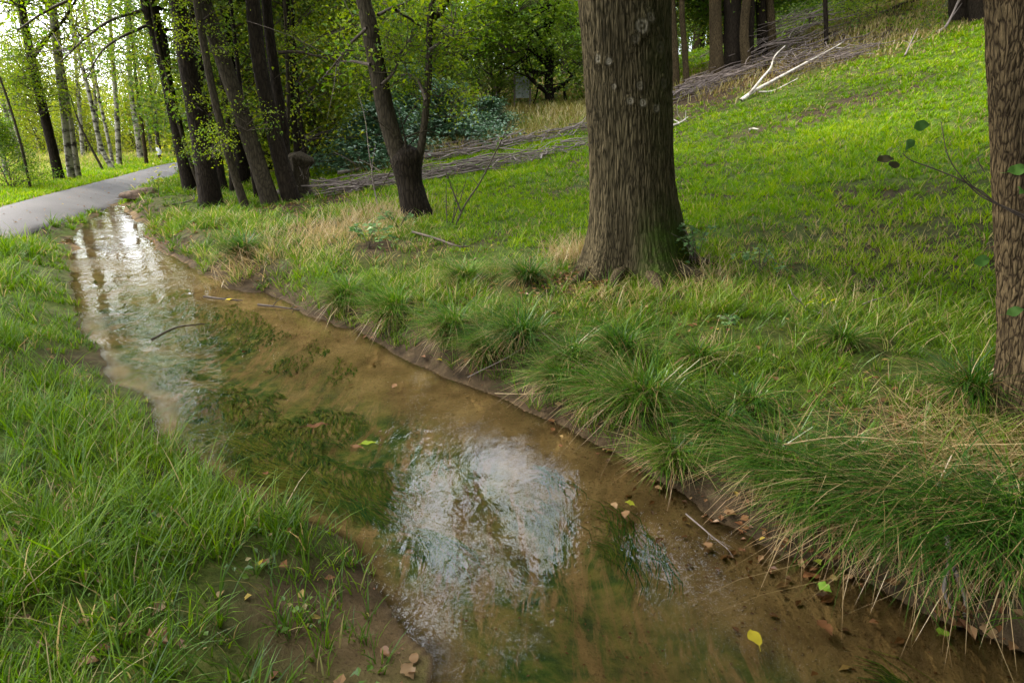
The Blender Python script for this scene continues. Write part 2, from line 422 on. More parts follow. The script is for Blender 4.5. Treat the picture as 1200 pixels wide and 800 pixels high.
# ------------------------------------------------------------------ ground sheet
def grow(a, b, step, lo, hi, k=1.07):
    v = list(np.arange(a, b+1e-6, step)); s = step
    while v[-1] < hi: s = min(s*k, 6); v.append(v[-1]+s)
    s = step
    while v[0] > lo: s = min(s*k, 6); v.insert(0, v[0]-s)
    return np.array(v)
gx = grow(-5.2, 3.6, .028, -140, 150, 1.06); gy = grow(1.2, 7.5, .028, -12, 190, 1.05)
X, Y = np.meshgrid(gx, gy); Z = H(X, Y)
dR, dL = banks(X, Y); pd = pathd(X, Y)
mb = MB(); nx, ny = len(gx), len(gy)
i = (np.arange(ny-1)[:, None]*nx+np.arange(nx-1)[None]).ravel()
mb.add(np.stack([X, Y, Z], -1).reshape(-1, 3), np.stack([i, i+1, i+nx+1, i+nx], -1))
ground = tag(mb.obj('ground', M['ground']), kind='structure', label='grassy ground sloping up from the muddy stream to the hill brow')
stream = (dR < 0) & (dL < 0) & (Y < 17)
mud = np.where(stream, sstep(.0, .07, np.minimum(-dR, -dL)), 0.)*(Y < 16.5)
mud = np.maximum(mud, (dL > 0)*np.clip(.5*np.exp(-((X+.42)**2+(Y-1.75)**2)/.07)+.5*np.exp(-((X+1.85)**2+(Y-3.2)**2)/.05), 0, .45))
mm = np.minimum(-dR, -dL)
alg = np.where(stream, sstep(.32, .62, -dR)*sstep(.0, .2, -dL)*sstep(9, 6, Y), 0)
soil = np.clip(.32+.9*fbm(X*.8, Y*.8, o=3, seed=31), 0, 1)
# bare, trampled patches on the meadow to the right, litter under the alders and beneath the oak
def blob(p, r): return np.exp(-((X-p[0])**2+(Y-p[1])**2)/r**2)
for px, py, r, a in ((1010, 285, .8, .35), (940, 300, .7, .25), (250, 250, 1.1, 1.), (300, 250, 1.1, 1.), (345, 240, 1., .9), (700, 330, .5, 1.), (1000, 560, .5, .5),
                     (1200, 500, .6, .8), (880, 70, 2.5, .8), (800, 110, 2., .9), (165, 228, .5, 1.), (60, 600, .35, .5), (400, 720, .28, 1.), (180, 540, .25, .7), (1040, 25, 2., .3), (960, 62, 2., .35)):
    soil = np.clip(soil+a*blob(ground_hit(px, py), r), 0, 1)
soil = np.where(stream, 1., soil)
soil = np.where(np.abs(pd) < PATH_HW+.12, np.maximum(soil, .8), soil)
soil = np.where(dL > 0, soil*.8+.1, np.maximum(soil, sstep(.8, .1, dR)*(dR > 0)*.8*(Y < 14)))
for nm, arr in (('mud', mud), ('soil', soil), ('alg', alg)):
    a = ground.data.attributes.new(nm, 'FLOAT', 'POINT'); a.data.foreach_set('value', arr.astype(np.float32).ravel())

# ------------------------------------------------------------------ path
yy = np.concatenate([np.arange(-10, 30, .25), np.arange(30, 88, 1.)])
cx = np.interp(yy, _g, _xp)
prof = [(-PATH_HW-.03, -.05), (-PATH_HW, .010), (-.5, .016), (-.25, .02), (0, .02), (.25, .02), (.5, .016), (PATH_HW, .010), (PATH_HW+.03, -.05)]
tx = np.gradient(cx, yy); ln = np.sqrt(1+tx*tx)
P = np.stack([np.stack([cx+(a+(.05*vn(yy*1.1, yy*0+k*7)*(abs(a) > .5)))*1/ln, yy-a*tx/ln, b+0*yy], -1) for k, (a, b) in enumerate(prof)], 1)
P[..., 2] += H(P[..., 0], P[..., 1])
m_ = len(prof); i = (np.arange(len(yy)-1)[:, None]*m_+np.arange(m_-1)[None]).ravel()
mb = MB(); mb.add(P.reshape(-1, 3), np.stack([i, i+1, i+m_+1, i+m_], -1))
tag(mb.obj('path', M['path']), kind='structure', label='narrow grey asphalt path curving away beside the stream')

# ------------------------------------------------------------------ water sheet
yw = np.arange(-3, 16.6, .2)
l = np.interp(yw, _g, _xl)-.5; r = np.interp(yw, _g, _xr)+.35
rows = np.linspace(0, 1, 9)
P = np.stack([np.stack([l+(r-l)*q, yw, np.zeros_like(yw)], -1) for q in rows], 1)
i = (np.arange(len(yw)-1)[:, None]*9+np.arange(8)[None]).ravel()
mb = MB(); mb.add(P.reshape(-1, 3), np.stack([i, i+1, i+10, i+9], -1))
tag(mb.obj('water', M['water']), kind='structure', label='shallow clear stream over brown mud with sky reflected in it')

# ------------------------------------------------------------------ grass
TRUNKS = []                                   # x, y, radius to keep free of grass (filled by the tree list below)
def fan(n, r0, r1, p, seed, th=(-54, 54)):
    rs = R(seed); q = rs.rand(n); e = 2-p
    r = (r0**e+q*(r1**e-r0**e))**(1/e) if abs(e) > 1e-6 else r0*(r1/r0)**q
    a = np.radians(rs.uniform(th[0], th[1], n))
    return r*np.sin(a), r*np.cos(a), r, rs
def clear(x, y):
    k = np.ones(len(x), bool)
    for a, b, c in TRUNKS: k &= (x-a)**2+(y-b)**2 > c*c
    return k
def P3(x, y, dz=-.01): return np.stack([x, y, H(x, y)+dz], -1)

def tufts(x, y, rs, k, sig):
    """blades stand in little tufts, leaning away from each tuft's middle"""
    n = len(x); i = np.repeat(np.arange(n), k); sg = sig*rs.lognormal(0, .35, n)[i]
    a = rs.uniform(0, 2*np.pi, len(i)); q = np.abs(rs.normal(0, 1, len(i)))
    return x[i]+np.cos(a)*q*sg, y[i]+np.sin(a)*q*sg, i, a+rs.normal(0, .8, len(i)), rs.lognormal(-.08, .36, n)[i], rs.normal(0, .17, n)[i]
def grow_all_grass():
    UPS = math.radians(41)
    # --- lush long grass between the water and the path
    x, y, r, rs = fan(52000, 1.25, 26, .95, 101, (-60, 12))
    dR, dL = banks(x, y); pd = pathd(x, y)
    patch = fbm(x*1.7, y*1.7, o=3, seed=41)
    bare = .8*np.exp(-((x+.35)**2+(y-1.72)**2)/.09)+.75*np.exp(-((x+1.85)**2+(y-3.2)**2)/.07)
    keep = (dL > .0) & (pd > PATH_HW-.05) & (y < 26) & (rs.rand(len(x)) < np.maximum(sstep(-.04, .16, dL+.12*patch), .12)*np.clip(.62+1.5*patch, .12, 1)-bare*.12)
    x, y, az, i, hs, ts = (lambda q: (q[0], q[1], q[3], q[2], q[4], q[5]))(tufts(x[keep], y[keep], rs, 11, .022)); r, patch = r[keep][i], patch[keep][i]; dL = banks(x, y)[1]; n = len(x)
    hN = fbm(x*2.2+7, y*2.2, o=2, seed=43)
    h = (.125+.10*hN+.05*rs.rand(n))*(.65+.35*sstep(0, .5, dL))*rs.uniform(.5, 1.25, n)*hs; h = np.clip(h, .04, .40)
    dry = (rs.rand(n) < .07+.08*(ts > .2))*rs.uniform(.5, 1, n)
    mb = MB(); blades(mb, P3(x, y), az, h, np.maximum(rs.uniform(.0032, .0062, n), r*.0010), rs.uniform(.05, .45, n), rs.uniform(.1, .75, n), rs.uniform(0, .45, n),
                      np.clip(.45+.35*patch+ts+rs.normal(0, .15, n), 0, 1), dry, twist=rs.uniform(-.9, .9, n))
    tag(mb.obj('streamside_grass', M['grass_left'], smooth=False), 'long lush green grass between the stream and the path', 'grass', kind='stuff')

    # --- mixed green and straw grass of the right-hand bank
    x, y, r, rs = fan(62000, 1.5, 21, .9, 102, (-44, 56))
    dR, dL = banks(x, y); patch = fbm(x*1.5, y*1.5, o=3, seed=51); pn = fbm(x*.7, y*.7+5, o=2, seed=52)
    pd = pathd(x, y)
    keep = (dR > .01) & (dR < 3.4) & (y < 20) & clear(x, y) & (pd > .76) & (rs.rand(len(x)) < sstep(3.4, 1.8, dR)*sstep(-.03, .12, dR)*np.clip(.58+1.5*patch, .1, 1))
    x, y, i, az, hs, ts = tufts(x[keep], y[keep], rs, 11, .024); r, dR, patch, pn = (q[keep][i] for q in (r, dR, patch, pn)); n = len(x)
    strawy = np.zeros(n)
    for px, py, rr, a in ((400, 285, .75, .55), (300, 285, .9, .3), (450, 260, .6, .4), (668, 300, .28, .8), (845, 325, .35, .6), (560, 325, .7, .4), (1150, 555, .45, .8), (1000, 330, .5, .3), (560, 380, .3, .3), (720, 350, .5, .45), (470, 300, .5, .5)):
        g = ground_hit(px, py); strawy += a*np.exp(-((x-g[0])**2+(y-g[1])**2)/rr**2)
    strawy = np.clip(.85*strawy+.04+.22*np.clip(pn+.05, 0, 1), 0, .75)
    dry = (rs.rand(n) < np.clip(strawy+.7*ts, .02, .85))*rs.uniform(.5, 1, n)
    h = np.clip((.115+.06*pn)*hs*rs.uniform(.5, 1.4, n)*(.75+.25*sstep(2.5, .8, dR)), .03, .26)
    mb = MB(); blades(mb, P3(x, y), az, h, np.maximum(rs.uniform(.0030, .0054, n), r*.0010), rs.uniform(.05, .6, n), rs.uniform(.1, .9, n), rs.uniform(0, .5, n),
                      np.clip(.45+.4*patch+1.2*ts+rs.normal(0, .16, n), 0, 1), dry, twist=rs.uniform(-.9, .9, n))
    tag(mb.obj('bank_grass', M['grass_bank'], smooth=False), 'tangled green and straw coloured grass on the bank beside the oaks', 'grass', kind='stuff')

    # --- short meadow grass up the hill
    x, y, r, rs = fan(82000, 3.2, 34, 1.25, 103, (-30, 56))
    dR, dL = banks(x, y); pd = pathd(x, y); patch = fbm(x*.9, y*.9, o=4, seed=61); pn = fbm(x*.3, y*.3+5, o=3, seed=62)
    bare = np.zeros(len(x))
    for px, py, rr, a in ((1010, 290, .9, .30), (930, 290, .8, .22), (1090, 260, .8, .3), (250, 250, 1.3, .9), (300, 245, 1.2, .9), (345, 235, 1.2, .8), (890, 85, 2.2, .6), (800, 112, 2.2, .9), (1050, 14, 2., .4), (950, 60, 2., .4)):
        g = ground_hit(px, py); bare += a*np.exp(-((x-g[0])**2+(y-g[1])**2)/rr**2)
    keep = (dR > 1.5) & (pd > 2.2) & clear(x, y) & (rs.rand(len(x)) < sstep(1.5, 3., dR)*np.clip(.85+.8*patch, .12, 1)-bare)
    x, y, i, az, hs, ts = tufts(x[keep], y[keep], rs, 9, .034); r, dR, patch, pn, bare = (q[keep][i] for q in (r, dR, patch, pn, bare)); n = len(x)
    dry = (rs.rand(n) < np.clip(.05+.35*np.clip(-patch+.1*pn, 0, 1)+.5*bare, 0, .8))*rs.uniform(.4, 1, n)
    h = np.clip((.064+.02*pn)*hs*rs.uniform(.5, 1.4, n), .02, .17)
    mb = MB(); blades(mb, P3(x, y), az, h, np.maximum(rs.uniform(.0035, .006, n), r*.0012), rs.uniform(.05, .6, n), rs.uniform(.1, .7, n), rs.uniform(0, .3, n),
                      np.clip(.48+.45*patch+1.1*ts+rs.normal(0, .14, n), 0, 1), dry, twist=rs.uniform(-.9, .9, n))
    tag(mb.obj('meadow_grass', M['grass_meadow'], smooth=False), 'short bright green meadow grass on the rising slope', 'grass', kind='stuff')

    # --- verge and field beyond the path
    x, y, r, rs = fan(260000, 7, 50, 1.2, 104, (-54, -16))
    pd = pathd(x, y); patch = fbm(x*.8, y*.8, o=3, seed=71)
    keep = ((pd < -PATH_HW+.05) | ((pd > PATH_HW) & (y > 15))) & clear(x, y) & (pd < 6)
    x, y, r, pd, patch = (q[keep] for q in (x, y, r, pd, patch)); n = len(x)
    far = sstep(1.6, 3.4, -pd)
    h = np.clip((.10+.30*far*(.6+patch))*rs.uniform(.5, 1.4, n), .04, .7)
    mb = MB(); blades(mb, P3(x, y), rs.uniform(0, 2*np.pi, n), h, np.maximum(.006, r*.0011), rs.uniform(.05, .5, n), rs.uniform(.1, .6, n), rs.uniform(0, .3, n),
                      np.clip(.65+.4*patch+rs.normal(0, .18, n), 0, 1), (rs.rand(n) < .08+.55*far)*rs.uniform(.3, .9, n))
    tag(mb.obj('verge_grass', M['grass_meadow'], smooth=False), 'grass verge and tall pale field grass beyond the path', 'grass', kind='stuff')

    # --- rough brown-green herbage above the brash rows, brown cover on the brow
    x, y, r, rs = fan(120000, 15, 46, .6, 105, (-16, 46))
    a = ground_hit(590, 172); b = ground_hit(690, 150)
    side = (y-a[1])-(x-a[0])*(b[1]-a[1])/(b[0]-a[0])
    z1 = (side > .25) & (x > -3.5) & (x < 4.6) & (y > 15)
    dens = np.zeros(len(x))
    for px, py, rr, aa in ((960, 50, 2.2, 1.), (1060, 12, 2.6, 1.), (890, 70, 2.2, .7), (1000, 34, 2.6, 1.), (930, 60, 2.5, 1.), (1040, 18, 2.2, 1.)):
        g = ground_hit(px, py); dens += aa*np.exp(-((x-g[0])**2+(y-g[1])**2)/rr**2)
    keep = (z1 & (rs.rand(len(x)) < .9)) | (rs.rand(len(x)) < dens)
    x, y, r = x[keep], y[keep], r[keep]; n = len(x); patch = fbm(x*.7, y*.7, o=3, seed=81)
    h = np.clip((.32+.2*patch)*rs.uniform(.5, 1.3, n), .08, .7)*np.where(x > 5.2, .6, 1)
    mb = MB(); blades(mb, P3(x, y), rs.uniform(0, 2*np.pi, n), h, np.maximum(.009, r*.0011), rs.uniform(.05, .5, n), rs.uniform(.1, .5, n), rs.uniform(0, .3, n),
                      np.clip(.5+.5*patch+rs.normal(0, .2, n), 0, 1), (rs.rand(n) < np.where(x > 5.2, .6, .3))*rs.uniform(.3, .8, n))
    tag(mb.obj('rough_herbage', M['herbage'], smooth=False), 'rough brownish green herbage behind the brash and on the hill brow', 'herbage', kind='stuff')

    # --- thread algae waving on the stream bed
    x, y, r, rs = fan(70000, 1.5, 9, 1.1, 106, (-45, 45))
    dR, dL = banks(x, y); patch = fbm(x*1.4+3, y*1.4, o=3, seed=91)
    keep = (dR < -.34) & (dL < -.15) & (patch > -.02)
    x, y, r, patch = (q[keep] for q in (x, y, r, patch)); n = len(x)
    az = math.radians(-49)+.5*vn(x*1.5, y*1.5, seed=92)+rs.normal(0, .16, n)
    base = P3(x, y, .004); L = rs.uniform(.06, .26, n); L *= (.5+sstep(4.5, 2, y))
    rows = []; mb = MB()
    for k, w in ((0, .5), (.35, 1), (.7, .8), (1, 0)):
        bend = .25*np.sin(k*3+patch*9)*L
        px_ = base[:, 0]+np.cos(az)*L*k-np.sin(az)*bend; py_ = base[:, 1]+np.sin(az)*L*k+np.cos(az)*bend
        pz_ = np.minimum(H(px_, py_)+.006+.018*k*rs.rand(n), -.004)
        s = np.stack([-np.sin(az), np.cos(az), 0*az], -1)*(np.maximum(.0022, r*.0007)*w)[:, None]
        p = np.stack([px_, py_, pz_], -1); rows += [p-s, p+s] if w else [p]
    b_ = np.arange(n)[:, None]*7
    mb.add(np.stack(rows, 1).reshape(-1, 3), np.concatenate([b_+np.array([[0, 1, 3, 2]]), b_+np.array([[2, 3, 5, 4]])]), b_+np.array([[4, 5, 6]]), 0, np.repeat(np.clip(.5+.7*patch+rs.normal(0, .25, n), 0, 1), 7))
    tag(mb.obj('algae', M['algae'], smooth=False), 'dark green thread algae streaming along the stream bed', 'algae', kind='stuff')
M['algae'] = leafy('thread_algae', [(0, (.012, .060, .024)), (.5, (.05, .095, .018)), (1, (.15, .15, .03))], trans=.2, gloss=.0)

# ------------------------------------------------------------------ leaf litter and short debris (uncountable)
def litter():
    mb = MB(); rs = R(201)
    def patchy(px, py, rad, n, L, dz=.006, dryp=1.):
        g = ground_hit(px, py); a = rs.normal(0, rad/1.6, (n, 2)); x = g[0]+a[:, 0]; y = g[1]+a[:, 1]
        dR, dL = banks(x, y); k = np.abs(pathd(x, y)) > PATH_HW; x, y = x[k], y[k]
        leaves(mb, P3(x, y, dz+0.)+np.stack([0*x, 0*x, rs.rand(len(x))*.02], -1), .7, L, rs, 0, np.clip(rs.normal(.3, .22, len(x)), 0, .75))
    for a in ((240, 255, 1.0, 700, .05), (300, 255, 1.2, 700, .05), (350, 235, 1.0, 400, .05), (700, 330, .34, 600, .05), (168, 226, .35, 240, .06), (118, 293, .40, 340, .055),
              (1190, 545, .35, 160, .05), (1000, 560, .5, 110, .045), (850, 330, .4, 120, .05), (770, 352, .6, 160, .04), (640, 350, .7, 160, .04), (880, 520, .5, 120, .035), (1080, 500, .5, 120, .035), (1150, 700, .14, 60, .05), (60, 620, .25, 70, .045), (900, 650, .25, 50, .035),
              (790, 112, 1.5, 700, .08), (890, 75, 2., 800, .08), (930, 75, 1.5, 500, .08), (1040, 40, 3.5, 900, .09), (560, 320, 1., 200, .045)): patchy(*a)
    # thin scatter over everything
    x, y, r, rs2 = fan(2600, 1.3, 26, 1.1, 203); dR, dL = banks(x, y)
    k = ~((dR < 0) & (dL < 0)); x, y = x[k], y[k]
    leaves(mb, P3(x, y, .02), .6, .05, rs, 0, np.clip(rs.normal(.35, .25, len(x)), 0, .8))
    # specks on the mud and on the path
    x, y, r, rs2 = fan(7000, 1.4, 12, 1.0, 204); dR, dL = banks(x, y)
    k = (dR < 0.05) & (dL < .1) & ((dR > -.35) | (rs2.rand(len(x)) < .4)); x, y = x[k], y[k]
    leaves(mb, P3(x, y, .004), .9, .014, rs, 0, np.clip(rs.normal(.05, .12, len(x)), 0, .5))
    x = rs.uniform(-15, -5, 1100); y = rs.uniform(6, 30, 1100); k = np.abs(pathd(x, y)) < PATH_HW
    leaves(mb, P3(x[k], y[k], .04), .9, .05, rs, 0, np.clip(rs.normal(.4, .2, k.sum()), 0, .8))
    tag(mb.obj('leaf_litter', M['fallen'], smooth=False), 'small brown leaf litter scattered over banks and mud', 'leaf litter', kind='stuff')

def weeds():
    """low broad-leaved weeds between the grass"""
    mb = MB(); rs = R(301); x, y, r, _ = fan(420, 1.3, 11, 1.1, 302, (-50, 50)); dR, dL = banks(x, y)
    k = (((dR > .25) & (dR < 4)) | (dL > .15)) & (np.abs(pathd(x, y)) > PATH_HW+.1) & clear(x, y); x, y = x[k], y[k]
    i = np.repeat(np.arange(len(x)), 7); a = rs.uniform(0, 6.28, len(i)); q = rs.uniform(.01, .07, len(i)); X_, Y_ = x[i]+np.cos(a)*q, y[i]+np.sin(a)*q
    leaves(mb, P3(X_, Y_, .03)+np.stack([0*X_, 0*X_, rs.uniform(0, .09, len(i))], -1), .6, rs.uniform(.014, .032, len(x))[i], rs, 0, np.clip(rs.normal(.25, .2, len(i)), 0, 1), (rs.rand(len(i)) < .12)*.8, ratio=.75)
    tag(mb.obj('low_weeds', M['alder_leaf'], smooth=False), 'low broad leaved weeds scattered through the bank grass', 'weeds', kind='stuff')
# ------------------------------------------------------------------ trees
def crown_mesh(name, seed, rx, hc, nclump, per, L, csize, leaf, droop=0., up=.25, shape=2.0, low=0., twig_r=.03, spread=.35, bias=.0, holes=0.):
    """a crown round the local z axis from z=0 to z=hc: clumps of leaves on thin branches, gaps between them"""
    rs = R(seed); mb = MB()
    c = []
    while len(c) < nclump:
        z = rs.rand(); prof = math.sin(math.pi*min(max(z*.86+.10+low, 0), 1))**.75
        a = rs.uniform(0, 2*np.pi); q = rs.rand()**(1/shape)
        p = np.array([math.cos(a)*rx*prof*q, math.sin(a)*rx*prof*q, z*hc])
        if holes and vn(p[0]*.8, p[1]*.8, p[2]*.8, seed=seed) < -1+holes: continue
        c.append(p)
    c = np.array(c)
    for k, p in enumerate(c):
        rad = math.hypot(p[0], p[1])
        s = np.array([0, 0, max(0, p[2]-rad*.55*(1-droop))])
        mid = s+(p-s)*.5+np.array([0, 0, .10*rad])+rs.normal(0, .08, 3)*rad
        P = spline([s, mid, p], 6)
        tube(mb, P, np.linspace(twig_r*(.5+.5*rad/rx), .006, 6), 4, 1, cap=False)
        n = int(per*rs.uniform(.6, 1.4))
        d = rs.normal(0, 1, (n, 3))*csize*rs.uniform(.7, 1.2)*np.array([1, 1, .55+droop*.7])
        if droop: d[:, 2] -= np.abs(d[:, 0]+d[:, 1])*droop*.5
        t = np.clip(rs.normal(.5+bias, .16)+rs.normal(0, .14, n), 0, 1)
        leaves(mb, p+d, up, L, rs, 0, t, 0., droop=droop*1.5)
        # a few twigs through the clump
        for _ in range(2):
            e = p+rs.normal(0, 1, 3)*csize*1.1
            tube(mb, spline([mid*.3+p*.7, p+rs.normal(0, .1, 3)*csize, e], 4), np.linspace(.008, .003, 4), 3, 1, cap=False)
    return mb.mesh(name, [M[leaf], M['twig']], smooth=False)

CR = {
 'birch_a': crown_mesh('crown', 1, 2.0, 8, 60, 95, .07, .36, 'birch_leaf', .5, .1, low=.05),
 'birch_b': crown_mesh('crown', 2, 1.6, 7.5, 50, 95, .07, .34, 'birch_leaf', .5, .1, low=.1),
 'alder_a': crown_mesh('crown', 3, 2.6, 8, 120, 110, .085, .42, 'alder_leaf', .1, .25, low=.05),
 'alder_b': crown_mesh('crown', 4, 2.2, 7, 100, 110, .085, .42, 'alder_leaf', .1, .25, low=.1),
 'oak_a': crown_mesh('crown', 5, 4.8, 6.5, 430, 140, .13, .5, 'oak_leaf', 0, .4),
 'oak_b': crown_mesh('crown', 6, 3.4, 6.5, 190, 130, .11, .42, 'oak_leaf', 0, .4, low=.15),
 'wood_a': crown_mesh('crown', 7, 2.4, 10, 130, 150, .095, .48, 'wood_leaf', .1, .25, low=.12),
 'wood_b': crown_mesh('crown', 8, 2.9, 9, 130, 150, .095, .52, 'wood_leaf', .15, .2, low=.15),
 'wood_y': crown_mesh('crown', 9, 2.6, 9, 110, 140, .095, .5, 'yellow_leaf', .2, .2, low=.15),
 'bush_g': crown_mesh('crown', 10, 1.7, 3.2, 80, 100, .09, .36, 'wood_leaf', .1, .25, low=.25, twig_r=.018),
 'bush_a': crown_mesh('crown', 11, 1.6, 3.0, 80, 100, .085, .34, 'alder_leaf', .1, .25, low=.25, twig_r=.018),
 'bush_y': crown_mesh('crown', 12, 1.7, 3.0, 70, 100, .09, .36, 'birch_leaf', .2, .2, low=.25, twig_r=.018),
 'rhodo': crown_mesh('crown', 13, 1.7, 1.9, 130, 70, .11, .24, 'rhodo_leaf', 0, .5, low=.3, twig_r=.018),
 'spray_oak': crown_mesh('crown', 15, 1.5, 1.3, 30, 60, .11, .27, 'oak_leaf', 0, .4, low=.2, twig_r=.02, bias=.22),
 'spray': crown_mesh('foliage', 14, .9, .9, 14, 60, .062, .2, 'alder_leaf', .1, .3, low=.2, twig_r=.012, bias=.3),
}

def px_radius(base, w): return w/800.0*(base[1]/pdir(600, 250)[1])/2

def leaning(pxs, dy=0.):
    b = ground_hit(*pxs[0]); out = [b]
    for k, p in enumerate(pxs[1:], 1): out.append(at_y(p[0], p[1], b[1]+dy*k))
    return np.array(out)

def trunk_part(root, pts, r0, mat, top_h=9., top_r=.25, flare=1.35, segs=10, rough=.12, seed=0, name='trunk', n=26, moss=0.):
    """world points -> a tapered trunk under root; grown on past the last point to top_h metres above its base"""
    pts = np.asarray(pts, float); b = pts[0]; d = pts[-1]-pts[-2]; d = d/np.linalg.norm(d)
    P = list(pts); z_end = b[2]+top_h; q = pts[-1]; rs = R(seed)
    while q[2] < z_end-.3:
        d = d*np.array([.82, .82, 1]); d[:2] += rs.normal(0, .05, 2); d = d/np.linalg.norm(d)
        q = q+d*min(1.3, z_end-q[2]); P.append(q)
    P = [pts[0]-np.array([0, 0, .18])]+P
    S = spline(P, n)-b
    L = np.concatenate([[0], np.cumsum(np.linalg.norm(np.diff(S, axis=0), axis=1))])
    r = r0*(1-(1-top_r)*L/L[-1])*(1+(flare-1)*np.exp(-L/(r0*2.2)))
    mb = MB(); mo = moss*np.exp(-L/.7) if moss else 0
    tube(mb, S, r, segs, 0, 0.5, np.repeat(mo, segs).tolist()+[0] if moss else 0., rough, seed)
    o = mb.obj(name, M[mat], root)
    TRUNKS.append((b[0], b[1], r0*1.25))
    return o, S

def crown_part(root, key, loc, sc=1., rz=0., name='crown'):
    o = bpy.data.objects.new(name, CR[key]); COL.objects.link(o); o.parent = root
    o.location = loc; o.rotation_euler = (0, 0, rz); o.scale = (sc, sc, sc) if not hasattr(sc, '__len__') else sc
    return o

def branch_part(root, base, pts, r, leaf=None, nl=60, L=.08, spread=.16, seed=0, name='branch', bark_='twig'):
    """pts in world coordinates"""
    S = spline(np.asarray(pts)-base, 14); mb = MB(); rs = R(seed)
    tube(mb, S, np.linspace(r, r*.3, 14), 6, 0, rough=.1, seed=seed)
    for k in range(5):
        i = rs.randint(4, 13); e = S[i]+rs.normal(0, 1, 3)*spread*2
        tube(mb, spline([S[i], (S[i]+e)/2+rs.normal(0, .04, 3), e], 5), np.linspace(r*.35, r*.12, 5), 4, 0)
    o = mb.obj(name, M[bark_], root)
    if leaf:
        ml = MB(); i = np.minimum((rs.rand(nl)**.8*13).astype(int), 13)
        leaves(ml, S[i]+rs.normal(0, 1, (nl, 3))*spread, .3, L, rs, 0, np.clip(rs.normal(.6, .2, nl), 0, 1))
        ml.obj('foliage', M[leaf], o, smooth=False)
    return o

def hero(name, label, cat, pxs, w, mat, group=None, crown=None, top_h=9, top_r=.35, seed=0, dy=0., flare=1.35, segs=10, moss=0., crown_z=None, sprays=0, csc=1., rough=.12, cdy=0.):
    pts = leaning(pxs, dy); b = pts[0]
    root = thing(name, label, cat, b, 0, group)
    o, S = trunk_part(root, pts, px_radius(b, w), mat, top_h, top_r, flare, segs, rough, seed, moss=moss)
    if crown:
        z = crown_z if crown_z is not None else 3.
        k = int(np.argmin(np.abs(S[:, 2]-z))); crown_part(root, crown, S[k]+np.array([0, cdy, 0]), csc, seed*1.7)
    rs = R(seed+77)
    for q in range(sprays):
        k = np.argmin(np.abs(S[:, 2]-rs.uniform(1.2, 4.2))); crown_part(root, 'spray', S[k]+np.array([rs.uniform(-.5, .5), rs.uniform(-.4, .4), -.4]), rs.uniform(.45, .7), rs.uniform(0, 6), 'low_foliage')
    return root, pts, S

# ---------- the alder clump on the left bank of the meadow
G_AL = 'alder trunks of the clump by the stream'
a1, p1, S1 = hero('alder_tree', 'outermost leaning alder of the clump, nearest the path, forked near the top', 'tree', [(224, 226), (205, 140), (190, 70), (170, 0)], 15, 'alder_bark', G_AL, 'alder_a', 9, seed=1, crown_z=4.6)
b = p1[0]; y0 = b[1]
branch_part(a1, b, [at_y(195, 85, y0), at_y(190, 40, y0), at_y(180, 0, y0), at_y(176, -60, y0)], .11, bark_='alder_bark', seed=2, name='fork')
branch_part(a1, b, [at_y(168, 12, y0), at_y(130, 24, y0-.6), at_y(100, 45, y0-1.2), at_y(72, 72, y0-1.6)], .035, 'alder_leaf', 160, .08, .22, 3)
branch_part(a1, b, [at_y(172, 30, y0), at_y(140, 45, y0-1), at_y(118, 62, y0-1.6), at_y(100, 95, y0-2)], .03, 'alder_leaf', 120, .08, .2, 4)
branch_part(a1, b, [at_y(160, -20, y0), at_y(115, -12, y0-1.4), at_y(60, 10, y0-2.4), at_y(20, 36, y0-3)], .04, 'alder_leaf', 260, .085, .28, 5)
a2, p2, S2 = hero('alder_tree', 'thick dark alder with deeply ridged bark, stoutest trunk at the clump front', 'tree', [(248, 240), (236, 170), (222, 90), (208, 0)], 22, 'alder_bark', G_AL, 'alder_b', 11, seed=6, crown_z=4.6, sprays=1, segs=16, flare=1.5)
a3, p3, S3 = hero('alder_tree', 'slim pale grey alder stem leaning in front of the clump, thinnest in front', 'tree', [(288, 245), (272, 195), (250, 110), (230, 0)], 10, 'grey_bark', G_AL, 'alder_b', 9, seed=7, crown_z=4.4, csc=.8, sprays=1)
a4, p4, S4 = hero('alder_tree', 'straight smooth brown alder leaning left across the clump, between slim stem and dark pair', 'tree', [(318, 240), (295, 170), (265, 80), (238, 0)], 20, 'grey_bark', G_AL, 'alder_a', 11, seed=8, crown_z=4.4, segs=14, sprays=2)
a5, p5, S5 = hero('alder_tree', 'dark alder with a crooked back, left one of the pair beside the stump', 'tree', [(342, 236), (322, 160), (303, 70), (296, 0)], 19, 'alder_bark', G_AL, 'alder_a', 10, seed=9, crown_z=4.6, segs=14, flare=1.5, sprays=1)
a6, p6, S6 = hero('alder_tree', 'dark alder rising behind the crooked one, right one of the pair beside the stump', 'tree', [(338, 228), (330, 140), (318, 60), (312, 0)], 14, 'alder_bark', G_AL, 'alder_b', 10, seed=10, crown_z=4.6, sprays=1)
a7, p7, S7 = hero('alder_tree', 'thin twisting alder stem curling up the back of the outermost trunk', 'tree', [(236, 226), (222, 185), (205, 130), (196, 90), (186, 55)], 5, 'grey_bark', G_AL, None, 6, seed=11)
a8, p8, S8 = hero('alder_tree', 'slender dark alder standing in the gap behind the thick trunk', 'tree', [(262, 224), (246, 150), (234, 80), (224, 0)], 11, 'alder_bark', G_AL, 'alder_b', 9, seed=12, crown_z=4.2, sprays=2)
a9, p9, S9 = hero('alder_tree', 'thin grey stem leaning right from behind the stump, against the thicket', 'tree', [(357, 182), (368, 120), (374, 70), (388, 0)], 7, 'grey_bark', G_AL, 'alder_b', 8, seed=13, crown_z=3.6, csc=.8)
